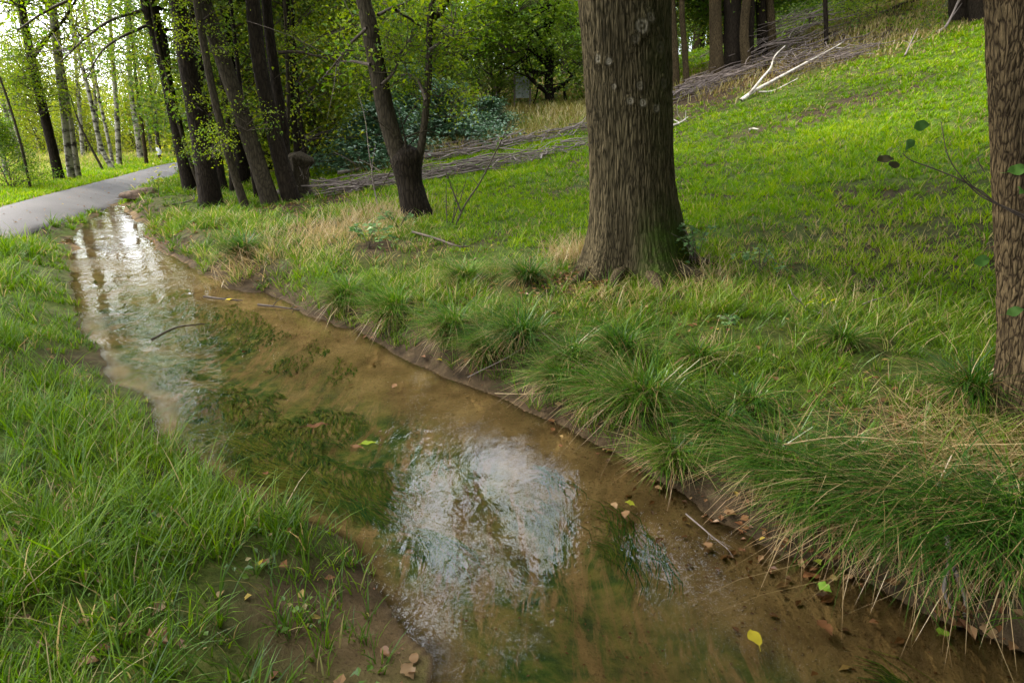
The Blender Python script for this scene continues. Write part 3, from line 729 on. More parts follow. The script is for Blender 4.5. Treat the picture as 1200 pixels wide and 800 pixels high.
for k, (q, w_, m_, lab) in enumerate((([(301, 234), (288, 150), (279, 80), (270, 0)], 5.5, 'alder_bark', 'slim dark stem rising between the brown leaning alder and the slim grey stem'), ([(333, 224), (338, 130), (336, 60), (333, 0)], 5, 'grey_bark', 'slim upright stem behind the dark pair, just left of the stump'),
        ([(272, 226), (268, 150), (258, 80), (246, 0)], 6, 'alder_bark', 'slim dark stem close behind the slim grey one in the clump'), ([(362, 212), (352, 140), (346, 70), (343, 0)], 4.5, 'alder_bark', 'slim dark stem in shade right of the stump'))):
    hero('alder_tree', lab, 'tree', q, w_, m_, G_AL, 'alder_b', 8, seed=400+k, crown_z=4.4, csc=.6)
b = p9[0]; y0 = b[1]
branch_part(a9, b, [at_y(373, 78, y0), at_y(385, 72, y0), at_y(396, 55, y0), at_y(420, 30, y0-.3)], .05, 'alder_leaf', 90, .08, .2, 14)
branch_part(a6, p6[0], [at_y(326, 62, p6[0][1]), at_y(350, 61, p6[0][1]), at_y(372, 66, p6[0][1]), at_y(392, 70, p6[0][1])], .035, 'alder_leaf', 60, .08, .15, 15)
# dead stump with a burr head
g = ground_hit(352, 231); root = thing('tree_stump', 'short broken stump with a knobbly burr head beside the dark alder pair', 'stump', g)
mb = MB(); Pz = np.array([[0, 0, -.15], [0, 0, .12], [.01, 0, .38], [.03, .0, .55], [.05, .02, .68], [.07, .02, .78]])
tube(mb, spline(Pz, 22), np.interp(np.linspace(0, 1, 22), [0, .25, .55, .75, .92, 1], [.24, .17, .14, .21, .18, .06]), 24, 0, rough=.5, seed=3)
mb.obj('stump_body', M['grey_bark'], root)
mb = MB(); rs = R(5)
for k in range(26):
    a = rs.uniform(0, 6.28); s = np.array([math.cos(a)*.15, math.sin(a)*.15, rs.uniform(.15, .5)])
    e = s+np.array([math.cos(a)*rs.uniform(.05, .2)-.05, math.sin(a)*rs.uniform(.05, .2)-.1, rs.uniform(.05, .28)])
    tube(mb, spline([s, (s+e)/2+rs.normal(0, .02, 3), e], 5), np.linspace(.006, .002, 5), 3, 0, .8)
mb.obj('dead_shoots', M['dead_wood'], root)
TRUNKS.append((g[0], g[1], .25))

# ---------- the twin-stemmed alder
pts = leaning([(490, 253), (481, 215), (477, 188)]); b = pts[0]; y0 = b[1]
root = thing('alder_tree', 'two stemmed alder with a knotted short bole, alone on the grass left of the oak', 'tree', b)
r0 = px_radius(b, 30); mb = MB()
S = spline([pts[0]-[0, 0, .2], pts[0], pts[1], pts[2], at_y(474, 172, y0)], 40)-b
tube(mb, S, r0*np.interp(np.linspace(0, 1, 40), [0, .25, .5, .78, .9, 1], [1.35, 1.15, .92, 1.16, 1.0, .5]), 28, 0, rough=.34, seed=21)
mb.obj('trunk', M['alder_bark'], root); TRUNKS.append((b[0], b[1], r0*1.2))
def stem(pxs, w, top, seed, mat='grey_bark'):
    Q = [at_y(x, y, y0) for x, y in pxs]; d = Q[-1]-Q[-2]
    for k in range(top): d = d*np.array([.85, 1, 1.02]); Q.append(Q[-1]+d/np.linalg.norm(d)*1.2)
    S = spline(Q, 30)-b; mb = MB(); tube(mb, S, r0*w/30*np.linspace(1, .4, 30), 14, 0, rough=.1, seed=seed)
    mb.obj('stem', M[mat], root); return S
s1 = stem([(481, 202), (466, 178), (452, 130), (440, 70), (431, 20), (426, 0)], 23, 5, 22)
s2 = stem([(483, 200), (492, 180), (498, 140), (502, 90), (503, 40), (507, 0), (516, -50)], 9.5, 4, 23)
crown_part(root, 'spray', s2[28], 1.1, 3., 'foliage')
crown_part(root, 'alder_a', s1[20], .95, 1.); 
for q in ([(434, 76), (412, 72), (396, 74), (382, 86)], [(430, 33), (410, 52), (395, 72), (378, 92)], [(443, 18), (458, 10), (476, 3), (500, -14)], [(464, 12), (480, 22), (500, 36), (520, 46)],
          [(447, 100), (462, 84), (470, 62), (486, 52)], [(502, 60), (515, 50), (530, 30), (536, 0)], [(499, 118), (488, 92), (470, 88), (458, 92)]):
    branch_part(root, b, [at_y(x, y, y0+.25*(i-1)) for i, (x, y) in enumerate(q)], .022, 'alder_leaf', 70, .075, .17, int(q[1][0]))
branch_part(root, b, [at_y(479, 186, y0-.05), at_y(476, 176, y0-.08), at_y(475, 166, y0-.08), at_y(474, 160, y0-.08)], .03, None, seed=24, name='snag', bark_='grey_bark')
for k, (x, y) in enumerate(((505, 30), (520, 20), (470, 30), (455, 60), (512, 70), (525, 95), (480, 5))):
    crown_part(root, 'spray', at_y(x, y, y0+.3)-b-np.array([0, 0, .45]), .62, k*1.1, 'low_foliage')

# ---------- the big oak
def big_bole(root, b, axis, rad, z_top, nz, nt, mat, seed, ridge, freq, scars=(), moss=None, flare=.35, fl_h=.45, lobes=5, stretch=.16):
    zz = np.linspace(-.25, z_top, nz); th = np.linspace(0, 2*np.pi, nt, endpoint=False)
    TH, ZZ = np.meshgrid(th, zz)
    cxy = np.stack([np.interp(zz, axis[:, 2], axis[:, 0]), np.interp(zz, axis[:, 2], axis[:, 1])], -1)
    r = np.interp(zz, rad[0], rad[1])[:, None]*np.ones_like(TH)
    c, s = np.cos(TH), np.sin(TH); R0 = rad[1][0]
    fl = flare*np.exp(-np.maximum(ZZ, 0)/fl_h)*(1+.45*np.cos(lobes*TH+1.3*vn(c*2, s*2, seed=seed))+.3*vn(c*2.3, s*2.3, seed=seed+1))
    r = r*(1+fl+.05*fbm(c*1.5, s*1.5, ZZ*1.2, o=3, seed=seed+2))
    tint = np.full(TH.shape, .5); sc_d = np.zeros_like(r)
    for (ts, zs, rs_, hgt, pale) in scars:
        dt = (TH-ts+np.pi) % (2*np.pi)-np.pi; q = np.sqrt((dt*R0)**2+(ZZ-zs)**2)/rs_
        sc_d += hgt*np.exp(-q*q)-hgt*.75*np.exp(-(q/.42)**2); sc_d += hgt*.22*np.cos(q*9)*np.exp(-q*q*.6)
        tint += pale*.6*np.exp(-(q/.5)**4)*(.55+.45*np.cos(q*16))
    w = .18*fbm(c*4, s*4, ZZ*2.2, o=2, seed=seed+3)
    u, v_, zf = c*freq+w*3, s*freq+w*3, ZZ*freq*stretch/R0*1.0+w*2
    k1 = 1-np.abs(vn(u, v_, zf, seed=seed+4))*2.1
    k2 = 1-np.abs(vn(u*1.9+5, v_*1.9, zf*2.3, seed=seed+5))*2
    r = r+sc_d-ridge*np.clip(k1, 0, 1)**1.5-ridge*.45*np.clip(k2, 0, 1)+ridge*.3*fbm(c*30, s*30, ZZ*25, o=2, seed=seed+6)
    V = np.stack([cxy[:, 0][:, None]+r*c, cxy[:, 1][:, None]+r*s, ZZ], -1).reshape(-1, 3)
    i = np.arange(nz-1)[:, None]*nt; j = np.arange(nt)[None]; kk = (j+1) % nt
    Q = np.stack([i+j, i+kk, i+nt+kk, i+nt+j], -1).reshape(-1, 4)
    mo = np.zeros_like(r) if moss is None else moss(TH, ZZ)
    mb = MB(); mb.add(V, Q, None, 0, np.clip(tint, 0, 1).ravel(), mo.ravel())
    return mb.obj('trunk', M[mat], root)

ob = ground_hit(746, 316); oak = thing('oak_tree', 'massive old oak with deeply furrowed bark, knot scars and mossy foot', 'tree', ob)
t0 = ob[1]/pdir(740, 250)[1]
def offx(px, py): return at_y(px, py, ob[1])-ob
ax = np.array([offx(746, 330), offx(743, 250), offx(739, 160), offx(734, 60), offx(731, 0), offx(727, -80), offx(722, -160)])
zs = ax[:, 2]
hw = np.array([52, 50.5, 48, 48.5, 50, 53, 58])/800*t0*1.0
def face(px, py):  # angle and height on the bole of a mark seen at this pixel
    q = offx(px, py); c0 = np.interp(q[2], zs, ax[:, 0]); rr = np.interp(q[2], zs, hw)
    return -math.pi/2+math.asin(max(-.95, min(.95, (q[0]-c0)/rr))), q[2]
SCARS = [(face(744, 122)+(.055, .020, 1.)), (face(730, 120)+(.05, .018, .6)), (face(760, 128)+(.06, .018, .5)), (face(741, 103)+(.06, .016, .4)), (face(697, 72)+(.06, .018, .5)), (face(708, 76)+(.05, .018, .6)),
         (face(742, 38)+(.10, .030, .45)), (face(752, 28)+(.07, .02, .35)), (face(735, 52)+(.06, .02, .2)), (face(713, 104)+(.04, .014, .5)), (face(770, 100)+(.08, .02, .2)), (face(765, 60)+(.09, .02, .15))]
def mossf(TH, ZZ):
    a = np.cos(TH-(-.55)); return np.clip(1.5*sstep(.2, .9, a)*sstep(.75, .05, ZZ)+.5*sstep(.5, 1, a)*sstep(2.6, .6, np.abs(ZZ-1.6)+.9)*.6, 0, 1)
big_bole(oak, ob, ax, (zs, hw), ax[-1, 2], 420, 340, 'oak_bark', 40, .013, 22., SCARS, mossf, .50, .24, stretch=.075)
TRUNKS.append((ob[0], ob[1], hw[0]*1.25))
top = ax[-1]
rs = R(41)
for k in range(6):
    a = k*1.047+.3; L = rs.uniform(2.6, 3.8)
    P = [top-np.array([0, 0, .5]), top+np.array([math.cos(a)*.7, math.sin(a)*.7, .7]), top+np.array([math.cos(a)*L*.6, math.sin(a)*L*.6, 1.9]), top+np.array([math.cos(a)*L, math.sin(a)*L, 3.6])]
    mb = MB(); tube(mb, spline(P, 14), np.linspace(.2, .06, 14), 9, 0, rough=.12, seed=k); mb.obj('limb', M['oak_bark'], oak)
crown_part(oak, 'oak_a', top+np.array([1.3, -.4, .5]), 1.0, .6)
P = [top-np.array([0, 0, .6]), top+np.array([-.5, .9, -.1]), top+np.array([-1.2, 2.2, -.2]), top+np.array([-1.7, 3.6, -.5]), top+np.array([-2.1, 5., -.6])]  # unseen limb and sprays, added to break up the sky reflected in the water
S = spline(np.array(P), 20); mb = MB(); tube(mb, S, np.linspace(.12, .02, 20), 8, 0, rough=.12, seed=9); mb.obj('limb', M['oak_bark'], oak)
for k in range(4): crown_part(oak, 'spray', S[5+int(k*4)]+np.array([(-.5, .4, .1)[k % 3], .2, -.35]), .8+.3*(k % 2), k*1.3, 'foliage')
# moss and roots at the foot
mb = MB(); rs = R(43)
for k in range(5):
    a = -2.6+k*.55; s = np.array([math.cos(a)*.42, math.sin(a)*.42, .10]); e = np.array([math.cos(a)*rs.uniform(.7, .95), math.sin(a)*rs.uniform(.7, .95), -.06])
    s[2] = float(H(ob[0]+s[0], ob[1]+s[1]))-ob[2]+.07; e[2] = float(H(ob[0]+e[0], ob[1]+e[1]))-ob[2]-.02
    tube(mb, spline([s, (s+e)/2+np.array([0, 0, .03]), e], 8), np.linspace(.06, .02, 8), 8, 0, rough=.3, seed=k)
mb.obj('root', M['oak_bark'], oak)
mb = MB(); n = 9000; a = rs.uniform(-1.9, .5, n); q = rs.uniform(.36, .62, n)
x = ob[0]+np.cos(a)*q; y = ob[1]+np.sin(a)*q; hz = np.interp(q, [.36, .44, .52, .62], [.30, .14, .05, 0])*rs.rand(n)*np.clip(1.3-np.abs(a+.7)*.7, .2, 1)
leaves(mb, np.stack([x, y, H(x, y)+hz], -1)-ob, .3, .02, rs, 0, rs.rand(n))
M['moss'] = leafy('moss', [(0, (.03, .05, .006)), (1, (.09, .12, .012))], trans=.2, gloss=0)
mb.obj('moss', M['moss'], oak, smooth=False)

# ---------- the oak at the right edge
rb = ground_hit(1229, 486); oak2 = thing('oak_tree', 'upright oak with coarse plated brown bark at the right edge of the meadow bank', 'tree', rb)
t1 = rb[1]/pdir(1200, 250)[1]
def offr(px, py): return at_y(px, py, rb[1])-rb
ax2 = np.array([offr(1229, 500), offr(1226, 380), offr(1223, 200), offr(1221, 0), offr(1221, -300), offr(1221, -560)])
big_bole(oak2, rb, ax2, (ax2[:, 2], np.array([50, 49, 51, 53, 50, 46])/800*t1), ax2[-1, 2], 420, 220, 'pine_bark', 60, .0085, 21., (), None, .34, .18, stretch=.07)
TRUNKS.append((rb[0], rb[1], .24)); top = ax2[-1]
for k in range(4):
    a = k*1.57+.5; P = [top-np.array([0, 0, .4]), top+np.array([math.cos(a)*.6, math.sin(a)*.6, .8]), top+np.array([math.cos(a)*2, math.sin(a)*2, 2.4])]
    mb = MB(); tube(mb, spline(P, 10), np.linspace(.12, .04, 10), 8, 0, rough=.12, seed=k); mb.obj('limb', M['pine_bark'], oak2)
crown_part(oak2, 'oak_b', top+np.array([.6, -.3, .2]), .95, 2.)

# ---------- trees beyond the path
G_B = 'birches and saplings beyond the path'
hb1, q1, _ = hero('alder_tree', 'dark leaning tree beyond the path, stoutest left of the asphalt', 'tree', [(70, 212), (56, 150), (38, 75), (24, 0)], 11, 'alder_bark', G_B, 'alder_b', 9, seed=31, crown_z=4.2)
b = q1[0]; y0 = b[1]
branch_part(hb1, b, [at_y(38, 68, y0), at_y(55, 45, y0), at_y(76, 22, y0), at_y(92, -6, y0)], .07, 'alder_leaf', 60, .09, .3, 32, bark_='alder_bark')
for k, (x, y) in enumerate(((28, 45), (14, 75), (36, 95), (18, 100), (42, 108), (26, 70))):
    crown_part(hb1, 'spray', at_y(x, y, y0-.5)-b-np.array([0, 0, .5]), 1., k*1.3, 'low_foliage')
hero('birch_tree', 'straight grey birch close right of the dark leaning tree beyond the path', 'tree', [(84, 210), (72, 110), (63, 40), (59, 0)], 8, 'birch_bark', G_B, 'birch_a', 10, seed=33, crown_z=3.4)
hero('birch_tree', 'dark footed birch, right one of two birches standing close together', 'tree', [(91, 208), (80, 130), (72, 80), (66, 30)], 8, 'birch_bark', G_B, 'birch_b', 10, seed=34, crown_z=3.2)
hero('birch_sapling', 'thin dark sapling leaning left, first stem left of the dark leaning tree', 'tree', [(36, 222), (22, 160), (3, 100)], 3.2, 'grey_bark', G_B, None, 4.5, seed=35)
hero('birch_sapling', 'pale slender sapling at the far left edge beyond the path', 'tree', [(9, 212), (0, 165), (-12, 110)], 5, 'birch_bark', G_B, 'birch_b', 7, seed=36, crown_z=2.5, csc=.7)
hero('birch_tree', 'slanting birch with a swept foot beyond the path bend', 'tree', [(132, 198), (118, 172), (108, 125), (92, 60)], 5.5, 'birch_bark', G_B, 'birch_a', 9, seed=37, crown_z=3.2, csc=.9)
hero('birch_tree', 'thin birch pressed behind the swept footed one', 'tree', [(133, 195), (124, 150), (115, 110), (106, 60)], 4, 'birch_bark', G_B, 'birch_b', 8, seed=38, crown_z=3., csc=.8)
hero('birch_sapling', 'low dark sapling leaning hard left before the birches', 'tree', [(121, 200), (104, 168), (92, 142)], 3, 'grey_bark', G_B, None, 3, seed=39)
hero('birch_tree', 'upright white birch with black scarred foot, in mid row beyond the path', 'tree', [(140, 195), (136, 120), (131, 60), (128, 0)], 6, 'birch_bark', G_B, 'birch_a', 9, seed=40, crown_z=3.2, csc=.9)
hero('birch_tree', 'white birch with broad black blotches just left of the brown pole stem', 'tree', [(165, 188), (160, 150), (153, 105), (150, 40)], 6.5, 'birch_bark', G_B, 'birch_b', 9, seed=41, crown_z=3.4, csc=.9)
hero('pine_sapling', 'bare straight brown stem like a pole beside the path bend', 'tree', [(172, 193), (166, 145), (159, 90), (152, 20)], 4.5, 'pine_bark', G_B, 'birch_b', 8, seed=42, crown_z=4., csc=.7, flare=1.05)
pts = leaning([(188, 189), (182, 140), (177, 104)]); b = pts[0]; root = thing('wooden_pole', 'leaning grey wooden pole with a white plate at its foot beside the path', 'pole', b)
trunk_part(root, pts, px_radius(b, 4.4), 'grey_bark', 4.2, .8, 1.05, 10, .03, 43, name='post')
q = at_y(186.6, 178, b[1])-b; mb = MB(); rr = px_radius(b, 4.4)*1.12
tube(mb, [q-[-.01, 0, .12], q+[-.015, 0, .16]], rr, 12, 0); mb.obj('white_plate', M['white'], root)
hero('birch_sapling', 'faint slim stem standing between the pole and the alder clump', 'tree', [(206, 186), (203, 160), (199, 120)], 3, 'grey_bark', G_B, 'birch_b', 7, seed=44, crown_z=3.5, csc=.7)
rs = R(50)
LB = 'slender pale birch standing back among the others beyond the path'
protoB = None
for k in range(11):
    px = rs.uniform(-60, 205); y = rs.uniform(26, 46); x = (px-600)/800*y*.97
    if abs(pathd(x, y)) < 1.6: x -= 3.4
    loc = (x, y, float(H(x, y)))
    if protoB is None:
        protoB = thing('birch_tree', LB, 'tree', loc, 0, 'background birches beyond the path')
        trunk_part(protoB, [np.array(loc), np.array(loc)+[-.15, 0, 1.5], np.array(loc)+[-.35, 0, 3.5]], .09, 'birch_bark', 10, .3, seed=51); crown_part(protoB, 'birch_a', (-.35, 0, 2.6), 1., 0)
    else: dup(protoB, loc, rs.uniform(0, 6), rs.uniform(.7, 1.05))
# ---------- low bushes
def bush(key, px, py, sc, label, seed, name='shrub', cat='shrub', group=None, y=None):
    if y is None: g = ground_hit(px, py)
    else: x = (px-600)/800*y*.98; g = np.array([x, y, float(H(x, y))])
    root = thing(name, label, cat, g, 0, group); mb = MB(); rs = R(seed); s0 = sc if not hasattr(sc, '__len__') else sc[0]
    for k in range(6):
        e = np.array([rs.normal(0, .35), rs.normal(0, .35), rs.uniform(.8, 1.6)])*s0
        tube(mb, spline([np.array([e[0]*.1, e[1]*.1, -.1]), e*.5+[0, 0, .1], e], 6), np.linspace(.03, .01, 6)*s0, 5, 0)
    mb.obj('stems', M['twig'], root); crown_part(root, key, (0, 0, -.15*s0), sc, seed*.7, 'foliage'); return root
bush('bush_a', 14, 222, .55, 'dark round shrub at the far left beyond the path', 1)
bush('bush_y', 190, 180, .8, 'pale green bush where the path bends out of sight', 2)
for k, (px, y) in enumerate(((215, 40), (160, 48), (95, 46), (30, 44), (-30, 40), (232, 33), (60, 38), (125, 40), (185, 44), (5, 36), (200, 50), (78, 52), (140, 54), (-15, 50), (45, 50), (172, 38), (108, 36))):
    bush('bush_y', px, 0, rs.uniform(.9, 1.6), 'pale yellow green bush at the back of the birch wood', 10+k, group='bushes behind the birches', y=y)
# ---------- rhododendron thicket
for k, (px, py, s, lab) in enumerate(((452, 190, (1.1, .9, .75), 'blue green evergreen shrub right behind the twin stemmed alder'), (525, 172, (1.25, 1., .85), 'wide blue green evergreen shrub below the grey board'),
        (425, 196, (.7, .7, .6), 'dark blue green evergreen shrub at the left end of its row'), (575, 152, (.7, .7, .5), 'smallest blue green evergreen shrub, at the right end of its row'), (488, 165, (1.1, .9, 1.1), 'taller blue green evergreen shrub at the back of its row'))):
    bush('rhodo', px, py, s, lab, 60+k, 'evergreen_shrub', 'shrub', 'blue green evergreen shrubs')
# ---------- wood behind: copies of a few kinds
protos = {}
def proto(key, r, h, bare, mat, crown, sc, label, group, loc):
    root = thing('wood_tree', label, 'tree', loc, 0, group); L = np.array(loc)
    trunk_part(root, [L, L+[.08, 0, h*.25], L+[.02, .05, h*.5]], r, mat, h, .3, 1.25, 8, .1, int(r*1000)); crown_part(root, crown, (0, 0, bare), sc, 1.); return root
def wood(tag_, spots, kinds, label, group):
    rs = R(len(tag_)*31+len(spots)); ps = {}
    for k, (px, y) in enumerate(spots):
        x = (px-600)/800*y*.98
        if abs(pathd(x, y)) < 2.2: x += 4
        loc = (x, y, float(H(x, y))); kd = kinds[k % len(kinds)]
        if kd not in ps: ps[kd] = proto(*kd, label, group, loc)
        else: dup(ps[kd], loc, rs.uniform(0, 6), rs.uniform(.8, 1.15), tilt=(rs.normal(0, .03), rs.normal(0, .03)))
rs = R(70)
K_thin = (None, .07, 9, 1.2, 'alder_bark', 'alder_a', .85); K_thin2 = (None, .09, 10, 2.2, 'grey_bark', 'wood_a', .8)
K_w1 = (None, .16, 12, 1.6, 'alder_bark', 'wood_a', 1.1); K_w2 = (None, .2, 12, 1.2, 'grey_bark', 'wood_b', 1.1); K_w3 = (None, .15, 11, 1.0, 'alder_bark', 'wood_y', 1.0)
K_p = (None, .2, 13, 1.8, 'pine_bark', 'wood_a', .95); K_p2 = (None, .26, 13, 1.4, 'alder_bark', 'oak_b', 1.0)
wood('behind alders', [(rs.uniform(232, 400), rs.uniform(15, 24)) for _ in range(12)]+[(rs.uniform(240, 470), rs.uniform(26, 46)) for _ in range(16)], [K_thin, K_thin2, K_w1, K_thin, K_w3],
     'slender tree in the dark wood behind the alder clump', 'trees of the wood behind the alders')
wood('behind meadow', [(rs.uniform(400, 700), rs.uniform(31, 42)) for _ in range(8)]+[(rs.uniform(330, 800), rs.uniform(46, 62)) for _ in range(15)], [K_w2, K_w1, K_w3, K_w2, K_p],
     'leafy tree in the wood across the back of the meadow', 'trees of the wood behind the meadow')
for k in range(16):
    bush(('bush_a', 'bush_g', 'bush_g', 'bush_y')[k % 4], rs.uniform(240, 415), 0, rs.uniform(.8, 1.3), 'leafy bush in the thicket behind the alder clump', 100+k, group='bushes behind the alders', y=rs.uniform(18, 32))
for k in range(18):
    bush(('bush_g', 'bush_g', 'bush_a')[k % 3], (rs.uniform(400, 585) if k % 3 else rs.uniform(690, 760)), 0, rs.uniform(.9, 1.6), 'leafy bush in the undergrowth at the back of the meadow', 130+k, group='bushes behind the meadow', y=rs.uniform(27, 40))
for k in range(12):
    bush(('bush_g', 'bush_a')[k % 2], 470+k*24+rs.uniform(-9, 9), 0, rs.uniform(1.3, 1.8), 'big leafy bush deep in the wood at the back of the meadow', 210+k, group='deep bushes behind the meadow', y=rs.uniform(44, 50))
# ---------- the open grown oak
pts = leaning([(645, 123), (643, 95), (645, 60), (641, 30)]); b = pts[0]; y0 = b[1]
oak3 = thing('oak_tree', 'young open oak with dark spreading boughs, standing alone in the rough herbage', 'tree', b)
trunk_part(oak3, pts, px_radius(b, 11), 'alder_bark', 6, .3, 1.15, 10, .1, 80)
for k, q in enumerate(([(643, 110), (630, 100), (618, 88), (610, 68)], [(642, 88), (625, 85), (615, 78), (604, 60)], [(643, 78), (630, 66), (618, 56), (606, 46)], [(646, 108), (662, 98), (672, 86), (684, 70)],
                       [(644, 60), (636, 50), (628, 38), (616, 26)], [(645, 55), (655, 42), (668, 30), (682, 18)], [(643, 40), (648, 20), (655, 0), (660, -30)])):
    branch_part(oak3, b, [at_y(x, y, y0+.3*(i if k % 2 else -i)) for i, (x, y) in enumerate(q)], .10, 'oak_leaf', 190, .12, .42, 81+k, bark_='alder_bark', name='bough')
for k, (x, y, s) in enumerate(((600, 40, 1.), (570, 30, 1.1), (545, 50, 1.), (620, 15, 1.2), (660, 40, .9), (680, 60, .8), (560, 5, 1.3), (640, -10, 1.3), (600, -15, 1.4), (530, 15, 1.2), (672, 10, 1.), (585, 95, .5), (690, 80, .5))):
    o = crown_part(oak3, 'spray_oak', at_y(x, y, y0-1.0+.3*(k % 4))-b-np.array([0, 0, .6*s]), .85*s, k*1.1, 'crown')
# grey board behind
g = ground_hit(612, 128); root = thing('notice_board', 'small pale grey blank board on two posts among the far trees', 'board', g)
def box(mb, c, s, mat=0):
    c = np.array(c); s = np.array(s)/2; V = np.array([[x, y, z] for x in (-1, 1) for y in (-1, 1) for z in (-1, 1)])*s+c
    mb.add(V, [[0, 1, 3, 2], [4, 6, 7, 5], [0, 4, 5, 1], [2, 3, 7, 6], [0, 2, 6, 4], [1, 5, 7, 3]], None, mat)
mb = MB(); box(mb, (0, 0, .75), (.48, .04, .75)); mb.obj('panel', M['board'], root, smooth=False)
for s in (-1, 1):
    mb = MB(); box(mb, (s*.28, 0, .5), (.06, .07, 1.4)); mb.obj('post', M['dead_wood'], root, smooth=False)
# ---------- trunks right of the big oak, along the top of the slope
G_R = 'trunks along the top of the slope'
for k, (pxs, w, mat, cr, lab) in enumerate((
   ([(792, 106), (790, 50), (787, 0)], 9, 'pine_bark', 'wood_a', 'straight pine trunk showing first beside the massive oak'),
   ([(805, 102), (802, 55), (799, 10)], 7, 'pine_bark', 'wood_a', 'thinner straight pine trunk second from the massive oak'),
   ([(841, 93), (839, 45), (838, 0)], 15, 'pine_bark', 'oak_b', 'thick brown trunk with stubby side twigs on the slope top'),
   ([(860, 84), (859, 40), (858, 0)], 20, 'alder_bark', 'oak_b', 'thickest black trunk in the row on the slope top'),
   ([(876, 84), (872, 45), (874, 10)], 11, 'pine_bark', 'wood_y', 'orange brown trunk just right of the black one'),
   ([(880, 76), (880, 40), (882, 0)], 7, 'alder_bark', 'wood_a', 'thin dark stem behind the orange brown trunk'),
   ([(905, 64), (904, 30), (902, 0)], 9, 'pine_bark', 'oak_b', 'brown trunk standing where the white dead branch points'),
   ([(895, 66), (893, 35), (892, 0)], 12, 'alder_bark', 'wood_a', 'broad shaded trunk behind the white dead branch'),
   ([(968, 55), (968, 30), (967, 0)], 5, 'alder_bark', None, 'thin dark stem alone on the brown part of the brow'))):
    hero('pine_tree' if mat == 'pine_bark' else 'wood_tree', lab, 'tree', pxs, w, mat, G_R, cr, 11, seed=300+k, crown_z=1.6+.35*(k % 3) if k < 8 else None, csc=.85, cdy=2.2)
rs = R(90)
wood('slope top', [(rs.uniform(780, 930), rs.uniform(34, 48)) for _ in range(14)], [K_p, K_p2, K_w3, K_p], 'tree in the wood behind the row on the slope top', 'trees of the wood behind the slope top')
for k in range(9):
    bush(('bush_y', 'bush_y', 'bush_g')[k % 3], rs.uniform(785, 900), 0, rs.uniform(1., 1.5), 'yellowing bush in the wood behind the slope top', 160+k, group='bushes behind the slope top', y=rs.uniform(40, 48))
for k in range(9):
    bush(('bush_a', 'bush_g', 'bush_a')[k % 3], 905+k*30+rs.uniform(-8, 8), 0, rs.uniform(.8, 1.25), 'dark green bush behind the brow of the hill', 180+k, group='bushes behind the hill brow', y=rs.uniform(27, 32))
wood('brow', [(rs.uniform(930, 1290), rs.uniform(29, 44)) for _ in range(11)], [K_p2, K_w2, K_p2], 'tree behind the brow of the hill at the top right', 'trees behind the hill brow')
hero('wood_tree', 'squat dark trunk on the brow, left of the right edge oak', 'tree', [(1128, 22), (1126, 0), (1126, -40)], 22, 'alder_bark', None, 'oak_b', 8, seed=321, crown_z=2.4)
hero('wood_tree', 'second dark trunk on the brow, close against the right edge oak', 'tree', [(1152, 20), (1150, 0), (1148, -40)], 24, 'alder_bark', None, 'oak_b', 8, seed=322, crown_z=2.6)
# bough hanging over the brow
g = ground_hit(945, 66); q0 = ground_hit(975, 42)
root = thing('fallen_bough', 'long dark bough lying up the brown brow with green leaves on it', 'bough', q0)
yb = q0[1]
P = [at_y(972, 44, yb), at_y(990, 42, yb+.2), at_y(1010, 34, yb+.4), at_y(1035, 18, yb+.6), at_y(1056, 6, yb+.8), at_y(1075, 0, yb+1)]
mb = MB(); S = spline(np.array(P)-q0, 20); tube(mb, S, np.linspace(.13, .05, 20), 9, 0, rough=.2, seed=4); mb.obj('limb', M['grey_bark'], root)
for k in range(8):
    crown_part(root, 'spray', S[4+k*2]+np.array([0, 0, .1+.35*(k % 3)]), 1., k*1.4, 'foliage')

# ---------- unseen trees added just outside the view to shade the foreground
for k, (x, y, cr, mt, h, sc_) in enumerate(((-10.2, 4.5, 'alder_a', 'alder_bark', 9, 1.15), (-9.2, .8, 'birch_a', 'birch_bark', 10, 1.2), (-11.5, 8., 'alder_b', 'alder_bark', 9, 1.2), (3.2, -3.6, 'oak_a', 'oak_bark', 10, 1.), (-2.6, -4.2, 'oak_a', 'oak_bark', 10, 1.), (7.5, -.5, 'oak_a', 'oak_bark', 10, 1.))):
    lo = np.array([x, y, float(H(x, y))]); lab = ('unseen alder tree added beyond the path to shade the foreground', 'unseen birch tree added beyond the path to shade the foreground', 'second unseen alder tree, added past the left edge for its shade', 'unseen oak tree added behind the viewpoint on the bank for its shade', 'unseen oak tree added behind the viewpoint beside the path for its shade', 'unseen oak tree added on the slope past the right edge for its shade')[k]
    root = thing(('alder_tree', 'birch_tree', 'alder_tree', 'oak_tree', 'oak_tree', 'oak_tree')[k], lab, 'tree', lo)
    trunk_part(root, [lo, lo+[.1, 0, 2], lo+[.1, .1, 4]], .2, mt, h, .3, seed=900+k); crown_part(root, cr, (.1, .1, 3.2 if k < 3 else 4.2), sc_, k*1.)
